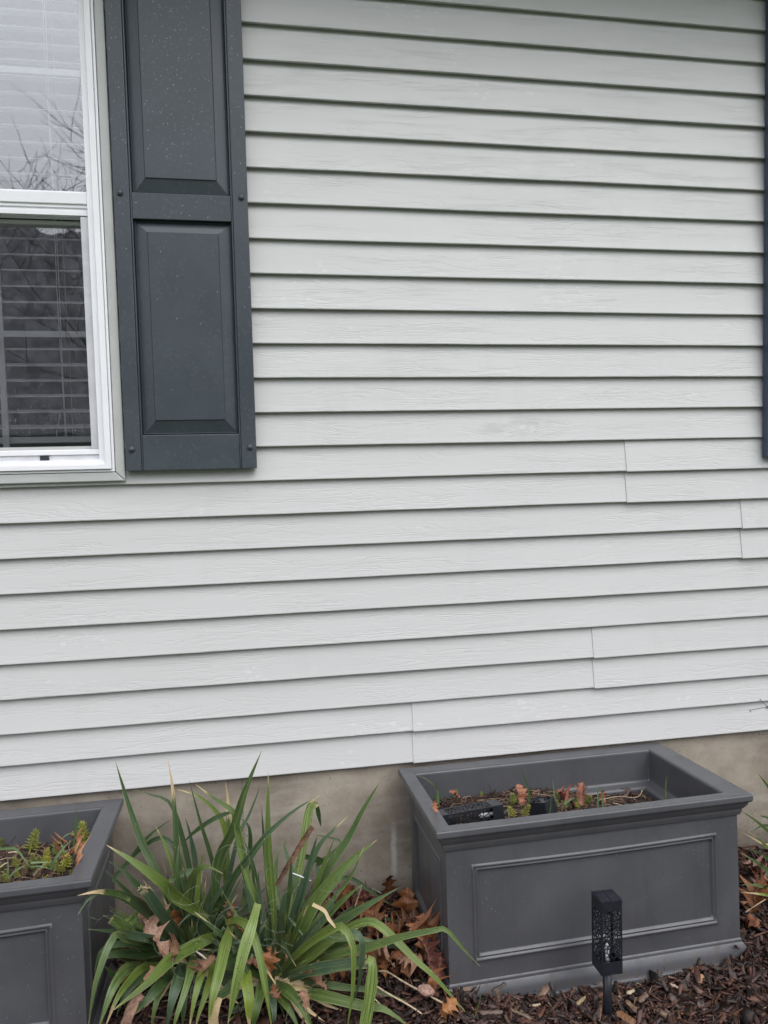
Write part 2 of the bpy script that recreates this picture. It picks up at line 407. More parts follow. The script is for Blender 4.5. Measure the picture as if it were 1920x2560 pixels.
M_DARK = mat_plain('dark_gap', (0.02, 0.028, 0.035), 0.6)
M_ROOM = mat_plain('room_paint', (0.16, 0.16, 0.17), 0.8)
M_GLASS = mat_glass(); M_MESH = mat_mesh()
M_BLACK = mat_plain('black_lantern_plastic', (0.012, 0.014, 0.019), 0.38, 0.2, 60, 0.1)
M_SOLAR = mat_plain('solar_cell', (0.018, 0.02, 0.027), 0.22, 0.1, 20, 0.02)
M_FROST = mat_plain('frosted_lamp_bulb', (0.75, 0.76, 0.78), 0.3)
M_YUC = mat_yucca(); M_OAK = mat_oak()
M_CHIP = mat_attr('bark_chip'); M_OBJ = mat_objcol('painted_by_object'); M_NEEDLE = mat_objcol('stonecrop_leaf', 0.45, 0.1)
M_SOIL = mat_plain('dark_soil', (0.035, 0.022, 0.017), 0.9, 0.5, 60, 0.8)
M_STRAW = mat_plain('dry_straw', (0.42, 0.33, 0.22), 0.7, 0.3, 70, 0.3)
M_THREAD = mat_plain('pale_fibre', (0.42, 0.44, 0.38), 0.6)
M_BARK = mat_plain('tree_bark', (0.045, 0.038, 0.034), 0.9, 0.4, 25, 0.5)
M_WOOD = mat_plain('far_woodland', (0.030, 0.034, 0.028), 0.95, 0.5, 1.0, 0.2)
M_DROP = mat_plain('water_drop', (0.24, 0.25, 0.27), 0.08, 0.1, 20, 0.0)
M_LAWN = mat_plain('lawn_grass', (0.035, 0.060, 0.018), 0.95, 0.4, 6, 0.5)

# ------------------------------------------------------------ setting: ground and bed
ground = MB().add([(-130, -130, -0.08), (130, -130, -0.08), (130, 40, -0.08), (-130, 40, -0.08)], [(0, 1, 2, 3)]).build('ground', M_LAWN)
tag(ground, kind='structure')


def hgt(x, y):
    h = 0.020
    h += 0.045 * math.exp(-((x - 0.40) / 0.22) ** 2) * math.exp(-((y + 0.42) / 0.25) ** 2)
    h += 0.030 * max(0.0, 1 + y / 0.25) if y > -0.25 else 0
    h += 0.030 * math.exp(-((x - 1.42) / 0.2) ** 2)
    h -= 0.05 * max(0.0, (-0.9 - y))
    h += 0.006 * noise.noise(Vector((x * 9, y * 9, 0))) + 0.010 * noise.noise(Vector((x * 2.5, y * 2.5, 3)))
    return h


xs = np.linspace(-4.5, 5.5, 260); ys = np.linspace(-1.7, 0.06, 60)
vv = [(x, y, hgt(x, y) - 0.012) for y in ys for x in xs]
nx = len(xs)
ff = [(j * nx + i, j * nx + i + 1, (j + 1) * nx + i + 1, (j + 1) * nx + i) for j in range(len(ys) - 1) for i in range(nx - 1)]
bed = mesh_obj('planting_bed', vv, ff, M_SOIL, None, True); tag(bed, kind='structure')


def chips(name, pts, smin, smax, parent=None, palette=None, flat=0.5, kind='stuff', label=None, cat=None):
    """one mesh of many bark splinters; pts: list of (x, y, z)"""
    n = len(pts)
    P = np.array(pts); L = rng.uniform(smin, smax, n) * (0.5 + rng.random(n) ** 2); W = L * rng.choice([0.12, 0.24, 0.45], n) * rng.uniform(0.7, 1.3, n); T = rng.uniform(0.0012, 0.004, n) * (smax / 0.04) ** 0.5
    base = np.array([(-1, -1, -1), (1, -.8, -1), (1.05, .7, -1), (-.9, 1, -1), (-1, -.8, 1), (.92, -.7, 1), (.9, .8, 1), (-1.05, .8, 1)], float) * 0.5
    V = np.repeat(base[None], n, 0) + rng.normal(0, 0.13, (n, 8, 3))
    k = rng.uniform(0.1, 1.0, n)[:, None]
    V[:, [1, 2, 5, 6], 1] *= k
    V *= np.stack([L, W, T], 1)[:, None, :]
    a = rng.uniform(0, 2 * math.pi, n); b = rng.normal(0, flat, n); c = rng.normal(0, flat * 0.8, n)
    ca, sa, cb, sb, cc, sc2 = np.cos(a), np.sin(a), np.cos(b), np.sin(b), np.cos(c), np.sin(c)
    X = V[..., 0], V[..., 1], V[..., 2]
    x1 = X[0]; y1 = X[1] * cc[:, None] - X[2] * sc2[:, None]; z1 = X[1] * sc2[:, None] + X[2] * cc[:, None]
    x2 = x1 * cb[:, None] + z1 * sb[:, None]; z2 = -x1 * sb[:, None] + z1 * cb[:, None]
    x3 = x2 * ca[:, None] - y1 * sa[:, None]; y3 = x2 * sa[:, None] + y1 * ca[:, None]
    VV = np.stack([x3, y3, z2], -1) + P[:, None, :]
    fb = np.array([(0, 3, 2, 1), (4, 5, 6, 7), (0, 1, 5, 4), (1, 2, 6, 5), (2, 3, 7, 6), (3, 0, 4, 7)])
    FF = (fb[None] + (np.arange(n) * 8)[:, None, None]).reshape(-1, 4)
    me = bpy.data.meshes.new(name)
    me.vertices.add(n * 8); me.vertices.foreach_set("co", VV.ravel())
    me.loops.add(len(FF) * 4); me.loops.foreach_set("vertex_index", FF.ravel().astype(np.int32))
    me.polygons.add(len(FF)); me.polygons.foreach_set("loop_start", np.arange(0, len(FF) * 4, 4, dtype=np.int32))
    me.polygons.foreach_set("loop_total", np.full(len(FF), 4, dtype=np.int32))
    me.update(calc_edges=True); me.validate()
    pal = palette or [(0.068, 0.030, 0.021, 5), (0.125, 0.056, 0.038, 5), (0.026, 0.015, 0.012, 6), (0.17, 0.098, 0.070, 2.6), (0.075, 0.058, 0.050, 2), (0.24, 0.16, 0.11, 0.45), (0.16, 0.065, 0.025, 0.4), (0.40, 0.31, 0.21, 0.10), (0.10, 0.06, 0.055, 3)]
    pr = np.array([q[3] for q in pal]); pr = pr / pr.sum()
    ci = rng.choice(len(pal), n, p=pr); C = np.array([q[:3] for q in pal])[ci] * rng.uniform(0.7, 1.35, (n, 1))
    CC = np.concatenate([np.repeat(C, 8, 0), np.ones((n * 8, 1))], 1)
    ca_ = me.color_attributes.new('col', 'FLOAT_COLOR', 'POINT'); ca_.data.foreach_set('color', CC.ravel().astype(np.float32))
    me.materials.append(M_CHIP)
    o = bpy.data.objects.new(name, me); link(o)
    if parent: o.parent = parent
    return tag(o, label, cat, None, kind)


def bed_pts(n, x0, x1, y0, y1, lift):
    out = []
    for _ in range(n):
        x = random.uniform(x0, x1); y = random.uniform(y0, y1)
        out.append((x, y, hgt(x, y) + random.uniform(-0.010, lift)))
    return out


mp = bed_pts(19000, -0.65, 1.75, -0.82, 0.0, 0.010) + bed_pts(5000, 0.35, 1.6, -0.75, -0.47, 0.016) + bed_pts(9000, -3.5, 4.5, -1.65, 0.0, 0.012)
chips('bark_mulch', mp, 0.012, 0.052, label='dark brown shredded bark mulch covering the bed', cat='mulch')
mp = bed_pts(900, -0.6, 1.9, -0.8, -0.02, 0.018)
chips('wood_splinters', mp, 0.05, 0.085, label='longer loose wood splinters strewn over the mulch', cat='mulch', flat=0.28)

# ------------------------------------------------------------ house
PIT = 0.1016; ZS = 0.47
house = empty('house', 'grey vinyl sided house wall with a white window and dark shutters', 'house', (0, 0, 0))
WX0, WX1 = -1.272, -0.374               # outer edges of the window trim
WZ0 = 1.395; WZ1 = 2.245 + 0.70 + 0.05


def zk(k): return ZS + k * PIT + (0.0095 if k < 2 else 0.0)


def board(x0, x1, k, proud=0.0, dz=0.0):
    z0 = zk(k) + dz; P = zk(k + 1) - zk(k)
    prof = [(0.0165, P + 0.012), (0.0150, P * 0.96), (0.0128, P * 0.80), (0.0098, P * 0.60), (0.0064, P * 0.38), (0.0030, P * 0.17), (0.0008, 0.0050),
            (0.0002, 0.0022), (0.0010, 0.0004), (0.0030, 0.0), (0.0105, 0.0010), (0.0110, 0.0035)]
    n = max(2, int((x1 - x0) / 0.045)); vs_ = []; m = len(prof)
    for i in range(n + 1):
        x = x0 + (x1 - x0) * i / n
        for j, (y, z) in enumerate(prof):
            low = 1 - z / P
            wy = 0.0011 * noise.noise(Vector((x * 2.1, k * 3.7, z * 6))) + 0.0016 * low * noise.noise(Vector((x * 3.3, k * 9.1, 5)))
            wz = 0.0011 * noise.noise(Vector((x * 1.7, k * 5.3, 9))) + 0.0006 * noise.noise(Vector((x * 9.0, k * 5.3, 2)))
            vs_.append((x, y - proud * (1 if j > 0 else 0) + wy, z0 + z + (wz if j > 0 else 0)))
    fs = [(i * m + j, i * m + j + 1, (i + 1) * m + j + 1, (i + 1) * m + j) for i in range(n) for j in range(m - 1)]
    b = len(vs_); vs_ += vs_[:m] + vs_[n * m:n * m + m]
    fs.append(tuple(b + j for j in range(m))); fs.append(tuple(b + m + j for j in range(m))[::-1])
    o = mesh_obj('siding_board', vs_, fs, M_SID, house, True)
    return o


XL, XR = -3.6, 4.6
joints = {0: 0.458, 1: 0.459, 2: 1.072, 3: 1.070, 6: 1.611, 7: 1.610, 8: 1.190, 9: 1.189}
for k in range(0, 27):
    spans = [(XL, XR)]
    zb, zt = zk(k), zk(k + 1)
    if zt > WZ0 + 0.09 and zb < WZ1 - 0.02: spans = [(XL, WX0 + 0.012), (WX1 - 0.012, XR)]
    if k in joints:
        j = joints[k]
        spans = [(XL, j + 0.02), (j, XR)]
    for i, (a, b) in enumerate(spans):
        pr_ = 0.0034 if (k in joints and i == 1) else 0.0
        board(a, b, k, pr_, -0.0024 if pr_ else 0.0)

# sheathing behind, foundation
mb = MB()
mb.box(XL, WX0 + 0.02, 0.022, 0.10, ZS + 0.012, 3.218); mb.box(WX1 - 0.02, XR, 0.022, 0.10, ZS + 0.012, 3.218)
mb.box(WX0 + 0.02, WX1 - 0.02, 0.022, 0.10, ZS + 0.012, WZ0 + 0.02); mb.box(WX0 + 0.02, WX1 - 0.02, 0.022, 0.10, WZ1 - 0.02, 3.218)
mb.build('sheathing', M_DARK, house)
nxx, nzz = 330, 26; vs_ = []
for j in range(nzz + 1):
    for i in range(nxx + 1):
        x = XL + (XR - XL) * i / nxx; z = -0.3 + (ZS + 0.03 + 0.3) * j / nzz
        y = 0.020 + 0.0012 * noise.noise(Vector((x * 6, z * 6, 0)))
        if abs(x + 0.078) < 0.02 or abs(x - 1.142) < 0.02 or abs(x + 1.30) < 0.02: y += 0.0015
        vs_.append((x, y, z))
fs = [(j * (nxx + 1) + i, j * (nxx + 1) + i + 1, (j + 1) * (nxx + 1) + i + 1, (j + 1) * (nxx + 1) + i) for j in range(nzz) for i in range(nxx)]
fo = mesh_obj('foundation', vs_, fs, M_CON, house, True)
# thin form-tie seams left in the concrete
M_SEAM = mat_plain('seam_line', (0.16, 0.15, 0.135), 0.9)
for sx_ in (-0.078, 1.142):
    pts = [(sx_ + 0.002 * noise.noise(Vector((0, z * 20, sx_))), 0.0197, z) for z in np.linspace(0.0, 0.468, 24)]
    MB().tube(pts, 0.0008, 4).build('form_seam', M_SEAM, house)
# unseen eave above the wall, added to darken the top siding rows
ev = MB(); ev.box(XL, XR, -0.46, 0.10, 3.22, 3.24); ev.box(XL, XR, -0.49, -0.46, 3.19, 3.39)
ev.build('unseen_soffit', M_TRIM, house)
ev = MB(); ev.add([(XL, -0.56, 3.37), (XR, -0.56, 3.37), (XR, 3.4, 4.97), (XL, 3.4, 4.97), (XL, -0.56, 3.40), (XR, -0.56, 3.40), (XR, 3.4, 5.0), (XL, 3.4, 5.0)],
                  [(0, 3, 2, 1), (4, 5, 6, 7), (0, 1, 5, 4), (1, 2, 6, 5), (2, 3, 7, 6), (3, 0, 4, 7)])
ev.build('unseen_roof', M_DARK, house)
# the room behind the window
rm_ = MB(); x0, x1, y0, y1, z0, z1 = -3.0, 1.2, 0.101, 3.4, 0.55, 3.15
rm_.add([(x0, y0, z0), (x1, y0, z0), (x1, y1, z0), (x0, y1, z0), (x0, y0, z1), (x1, y0, z1), (x1, y1, z1), (x0, y1, z1)], [(0, 1, 2, 3), (4, 7, 6, 5), (1, 5, 6, 2), (2, 6, 7, 3), (0, 3, 7, 4)])
rm_.build('room_shell', M_ROOM, house)

# ---- window
win = empty('window', None, None); win.parent = house


def frame(name, x0, x1, z0, z1, w_, y0, y1, mat, parent, wb=None, wt=None, bevel=0.0015):
    """four mitred rails round an opening (outer rect x0..x1, z0..z1)"""
    wb = wb or w_; wt = wt or w_
    O = [(x0, z0), (x1, z0), (x1, z1), (x0, z1)]; I = [(x0 + w_, z0 + wb), (x1 - w_, z0 + wb), (x1 - w_, z1 - wt), (x0 + w_, z1 - wt)]
    v = [(x, y0, z) for x, z in O] + [(x, y0, z) for x, z in I] + [(x, y1, z) for x, z in O] + [(x, y1, z) for x, z in I]
    f = []
    for i in range(4):
        j = (i + 1) % 4
        f += [(i, j, 4 + j, 4 + i), (8 + j, 8 + i, 12 + i, 12 + j), (i, 8 + i, 8 + j, j), (4 + j, 12 + j, 12 + i, 4 + i)]
    o = mesh_obj(name, v, f, mat, parent)
    b = o.modifiers.new("bevel", 'BEVEL'); b.width = bevel; b.segments = 2; b.limit_method = 'ANGLE'
    return o


def stile_trim(x0, x1, z0, z1, w_):
    # grey J-trim with mitred corners, each side its own piece
    g = 0.0009
    def pc(pts, nm='trim'):
        v = [(x, -0.013, z) for x, z in pts] + [(x, 0.03, z) for x, z in pts]
        f = [(0, 1, 2, 3), (7, 6, 5, 4), (0, 4, 5, 1), (1, 5, 6, 2), (2, 6, 7, 3), (3, 7, 4, 0)]
        o = mesh_obj(nm, v, f, M_TRIM, win); b = o.modifiers.new("bevel", 'BEVEL'); b.width = 0.003; b.segments = 3; b.limit_method = 'ANGLE'
    pc([(x0, z0), (x1 - g, z0), (x1 - w_ - g, z0 + w_), (x0 + w_ + g, z0 + w_)])
    pc([(x1, z0 + g), (x1, z1), (x1 - w_, z1), (x1 - w_, z0 + w_ + g)])
    pc([(x0, z1), (x0, z0 + g), (x0 + w_, z0 + w_ + g), (x0 + w_, z1)])
    pc([(x0 + w_ + g, z1 - w_), (x1 - w_ - g, z1 - w_), (x1 - w_ - g, z1), (x0 + w_ + g, z1)])


stile_trim(WX0, WX1, WZ0, WZ1, 0.026)
fx0, fx1, fz0, fz1 = WX0 + 0.0275, WX1 - 0.0275, WZ0 + 0.0275, WZ1 - 0.0275      # -1.2445 .. -.4015
frame('frame', fx0, fx1, fz0, fz1, 0.007, -0.0145, 0.09, M_WHITE, win)
frame('frame', fx0 + 0.008, fx1 - 0.008, fz0 + 0.008, fz1 - 0.008, 0.0165, -0.0215, 0.089, M_WHITE, win, wb=0.013)
frame('frame', fx0 + 0.0255, fx1 - 0.0255, fz0 + 0.0215, fz1 - 0.0255, 0.0165, -0.010, 0.088, M_WHITE, win, wb=0.014)
ox0, ox1, oz0, oz1 = fx0 + 0.0425, fx1 - 0.0425, fz0 + 0.0365, fz1 - 0.0425   # clear opening: -1.202 .. -.444 , 1.459 ..
ZM = 2.176
# upper sash (outer) and lower sash (inner)
frame('upper_sash', ox0 - 0.001, ox1 + 0.001, ZM + 0.002, oz1 + 0.001, 0.004, 0.012, 0.042, M_WHITE, win, wb=0.036, wt=0.03)
frame('meeting_rail', ox0 + 0.0005, ox1 - 0.0005, ZM - 0.032, ZM + 0.0015, 0.0005, 0.001, 0.040, M_WHITE, win, wb=0.012, wt=0.012)
MB().box(ox0, ox1, -0.004, 0.044, ZM - 0.002, ZM + 0.030).build('meeting_rail', M_WHITE, win, bevel=0.002)
MB().box(ox0, ox1, 0.006, 0.046, ZM - 0.031, ZM - 0.0025).build('meeting_rail', M_WHITE, win, bevel=0.002)
frame('lower_sash', ox0 + 0.0, ox1 - 0.0, oz0 + 0.012, ZM - 0.032, 0.026, 0.052, 0.078, M_WHITE, win, wb=0.020, wt=0.010)
# panes and grilles
ux0, ux1, uz0, uz1 = ox0 + 0.003, ox1 - 0.003, ZM + 0.034, oz1 - 0.03
pu = MB().box(ux0, ux1, 0.026, 0.030, uz0, uz1).build('pane', M_GLASS, win)
lx0, lx1, lz0, lz1 = ox0 + 0.025, ox1 - 0.025, oz0 + 0.031, ZM - 0.04
pl_ = MB().box(lx0, lx1, 0.060, 0.064, lz0, lz1).build('pane', M_GLASS, win)
gw = 0.0085
for k in (1, 2):
    xx = ux0 + (ux1 - ux0) * k / 3
    MB().box(xx - gw, xx + gw, 0.0315, 0.0375, uz0, uz1).build('muntin', M_WHITE, win)
    xx = lx0 + (lx1 - lx0) * k / 3 - (0.008 if k == 2 else 0)
    MB().box(xx - gw, xx + gw, 0.0655, 0.0710, lz0, lz1).build('muntin', M_WHITE, win)
zz_ = 2.548; MB().box(ux0, ux1, 0.0330, 0.0365, zz_ - gw, zz_ + gw).build('muntin', M_WHITE, win)
zz_ = 1.826; MB().box(lx0, lx1, 0.0665, 0.0700, zz_ - gw, zz_ + gw).build('muntin', M_WHITE, win)
# insect screen over the lower half
MB().add([(ox0 + 0.002, 0.0082, oz0 + 0.026), (ox1 - 0.002, 0.0082, oz0 + 0.026), (ox1 - 0.002, 0.0082, ZM - 0.034), (ox0 + 0.002, 0.0082, ZM - 0.034)], [(0, 1, 2, 3)]).build('screen_mesh', M_MESH, win)
s_ = MB(); s_.box(ox0 + 0.001, ox1 - 0.001, 0.002, 0.014, oz0 + 0.014, oz0 + 0.029); s_.build('screen_rail', M_WHITE, win, bevel=0.002)
s_ = MB(); s_.box(ox0, ox1, 0.006, 0.016, oz0 - 0.001, oz0 + 0.0135); s_.build('screen_rail', M_WHITE2, win, bevel=0.001)
MB().box(-0.606, -0.582, 0.0025, 0.0058, oz0 - 0.0005, oz0 + 0.0133).build('screen_latch', M_DARK, win)
for a_, b_ in ((ox0 + 0.0012, ox0 + 0.022), (ox1 - 0.022, ox1 - 0.0012)):
    MB().box(a_, b_, 0.0035, 0.0125, oz0 + 0.0295, ZM - 0.034).build('screen_rail', M_WHITE2, win, bevel=0.0015)
# drops clinging to the lower pane
dm = MB()
for _ in range(520):
    x = random.uniform(lx0 + 0.3, lx1); z = lz0 + 0.05 + abs(random.gauss(0, 0.055))
    if z > lz0 + 0.28: continue
    r_ = random.uniform(0.0005, 0.0015); e = random.uniform(0.8, 1.9)
    c0 = Vector((x, 0.0595, z)); a = random.uniform(-0.5, 0.5)
    ring = [c0 + Vector((r_ * (math.cos(t) * math.cos(a) - e * math.sin(t) * math.sin(a)), 0, r_ * (math.cos(t) * math.sin(a) + e * math.sin(t) * math.cos(a)))) for t in np.linspace(0, 2 * math.pi, 7)[:-1]]
    dm.add(ring + [c0 + Vector((0, -r_ * 0.8, 0))], [(i, (i + 1) % 6, 6) for i in range(6)])
tag(dm.build('water_drops', M_DROP, win, True), kind='stuff')

# ---- blind
blind = empty('window_blind', 'white slatted blind hanging inside the white framed window', 'blind', (-0.82, 0.108, 1.5))
bl0 = blind.location
slat_me = None
for i in range(31):
    z = 1.5625 + 0.0455 * i
    if slat_me is None:
        v = []; nn = 6; wdt = 0.050
        for sx_ in (-0.395, 0.395):
            for j in range(nn + 1):
                t = j / nn - 0.5
                v.append((sx_, t * wdt, 0.0025 * (1 - 4 * t * t) + t * wdt * math.tan(R(13))))
            for j in range(nn + 1):
                t = 0.5 - j / nn
                v.append((sx_, t * wdt, 0.0025 * (1 - 4 * t * t) + t * wdt * math.tan(R(13)) - 0.0026))
        k = 2 * (nn + 1)
        f = [(a, (a + 1) % k, k + (a + 1) % k, k + a) for a in range(k)] + [tuple(range(k))[::-1], tuple(range(k, 2 * k))]
        o = mesh_obj('slat', v, f, M_SLAT, blind); slat_me = o.data
    else:
        o = bpy.data.objects.new('slat', slat_me); link(o); o.parent = blind
    o.location = (random.uniform(-0.001, 0.001), 0.0, z - bl0.z)
    o.rotation_euler = (R(random.uniform(-2.2, 2.2)), R(random.uniform(-0.12, 0.12)), 0)
MB().box(-0.395, 0.395, -0.024, 0.024, 1.512 - bl0.z, 1.530 - bl0.z).build('bottom_rail', M_SLAT, blind, bevel=0.002)
for xx in (-0.555, -0.83, -1.09):
    for dx, yy in ((0, -0.027), (0.010, 0.027), (0.004, -0.0265)):
        pts = [(xx + dx - bl0.x + 0.0012 * math.sin(z * 9 + dx * 500), yy, z - bl0.z) for z in np.linspace(1.53, 2.95, 26)]
        MB().tube(pts, 0.0011, 5).build('cord', M_SLAT, blind)
MB().tube([(-0.565 - bl0.x + d, -0.029, z) for d, z in ((0.0, 0.10), (-0.004, 0.075), (-0.010, 0.055), (-0.013, 0.03))], 0.0011, 5).build('cord', M_SLAT, blind)
MB().box(-0.40, 0.40, -0.03, 0.03, 1.44, 1.49).build('head_rail', M_SLAT, blind)


# ---- shutters
def nested(rects, hs, y0, fill=True):
    """nested rectangles (x0,x1,z0,z1) at height hs (towards the viewer) -> faces"""
    v = []; f = []
    for (x0, x1, z0, z1), h in zip(rects, hs):
        v += [(x0, y0 - h, z0), (x1, y0 - h, z0), (x1, y0 - h, z1), (x0, y0 - h, z1)]
    for r_ in range(len(rects) - 1):
        for i in range(4):
            j = (i + 1) % 4; f.append((r_ * 4 + i, r_ * 4 + j, r_ * 4 + 4 + j, r_ * 4 + 4 + i))
    if fill: b = (len(rects) - 1) * 4; f.append((b, b + 1, b + 2, b + 3))
    return v, f


def inset(rc, d, b=None, t=None): return (rc[0] + d, rc[1] - d, rc[2] + (b if b is not None else d), rc[3] - (t if t is not None else d))


def shutter(x0, W, z0, z1, rails, mat, math_, parent, name_label=None):
    sh = empty('shutter', name_label, None); sh.parent = parent; sh.location = (x0, 0, z0)
    H = z1 - z0; yb = -0.001; yf = -0.028; sw = 0.043
    for a, b in ((0, sw), (W - sw, W)):
        mb = MB(); mb.box(a, b, yf, yb, 0, H)
        mb.build('stile', mat, sh, bevel=0.0022)
        q0, q1 = (b - 0.0, b + 0.006) if a == 0 else (a - 0.006, a)
        MB().box(q0 + 0.0004, q1 - 0.0004, yf + 0.0035, yb, 0.001, H - 0.001).build('bead', mat, sh, bevel=0.002)
    px0, px1 = sw + 0.006, W - sw - 0.006
    prev = 0.0
    for (ra, rb) in rails:                      # rail spans, bottom to top
        MB().box(px0, px1, yf + 0.0012, yb, ra, rb).build('rail', math_, sh, bevel=0.002)
    for i in range(len(rails) - 1):
        za, zb = rails[i][1] + 0.0003, rails[i + 1][0] - 0.0003
        r0 = (px0 + 0.0002, px1 - 0.0002, za, zb)
        rs = [r0, inset(r0, 0.003), inset(r0, 0.006), inset(r0, 0.036, 0.040, 0.034), inset(r0, 0.0385, 0.0425, 0.0365), inset(r0, 0.041, 0.045, 0.039)]
        v, f = nested(rs, [0.0, 0.004, -0.004, 0.007, 0.010, 0.010], -0.015)
        o = mesh_obj('raised_panel', v, f, mat, sh)
    for bx in (0.018, W - 0.018):
        for bz in (0.062, 0.778, H - 0.06):
            mb = MB(); n = 12; v = []; 
            for rr_, yy in ((0.0088, 0.0), (0.0085, -0.0022), (0.0066, -0.0048), (0.0035, -0.0064)):
                v += [(bx + rr_ * math.cos(t), yf + yy, bz + rr_ * math.sin(t)) for t in np.linspace(0, 2 * math.pi, n + 1)[:-1]]
            v.append((bx, yf - 0.0068, bz))
            f = [(r_ * n + i, r_ * n + (i + 1) % n, (r_ + 1) * n + (i + 1) % n, (r_ + 1) * n + i) for r_ in range(3) for i in range(n)] + [(3 * n + i, 3 * n + (i + 1) % n, 4 * n) for i in range(n)]
            mesh_obj('fastener', v, f, mat, sh, True)
    if mat is M_SHUT:                                # fine rain drops, thick on the upper half
        dm = MB()
        for _ in range(900):
            bx = random.uniform(.004, W - .004); bz = H - abs(random.gauss(0, .42)) - .02
            if bz < .05: continue
            fieldx = sw + .049 < bx < W - sw - .049
            if bx < sw - .002 or bx > W - sw + .002: yy = yf
            elif fieldx and (.86 < bz < 1.35 or .15 < bz < .66): yy = -.025
            elif .715 < bz < .776 and sw + .01 < bx < W - sw - .01: yy = yf + .0012
            else: continue
            r_ = random.choice([.0006, .0008, .0011, .0016]); e = random.uniform(.9, 1.6)
            ring = [(bx + r_ * math.cos(t), yy - .00005, bz + r_ * e * math.sin(t)) for t in np.linspace(0, 2 * math.pi, 7)[:-1]]
            dm.add(ring + [(bx, yy - r_ * .55, bz)], [(i, (i + 1) % 6, 6) for i in range(6)])
        tag(dm.build('rain_drops', M_DROP, sh, True), kind='stuff')
    return sh


SZ0 = 1.4225; SH_H = 1.50
rl = [(0.0, 0.102), (0.709, 0.782), (1.40, SH_H)]
shutter(-0.3685, 0.3695, SZ0, SZ0 + SH_H, rl, M_SHUT, M_SHUT_H, house, 'slate shutter beside the window')
shutter(1.6800, 0.3695, SZ0 - 0.004, SZ0 + SH_H, rl, M_NAVY, M_NAVY, house, 'dark blue shutter at the right edge')


# ------------------------------------------------------------ planters
PL, PW, PH = 0.90, 0.461, 0.49


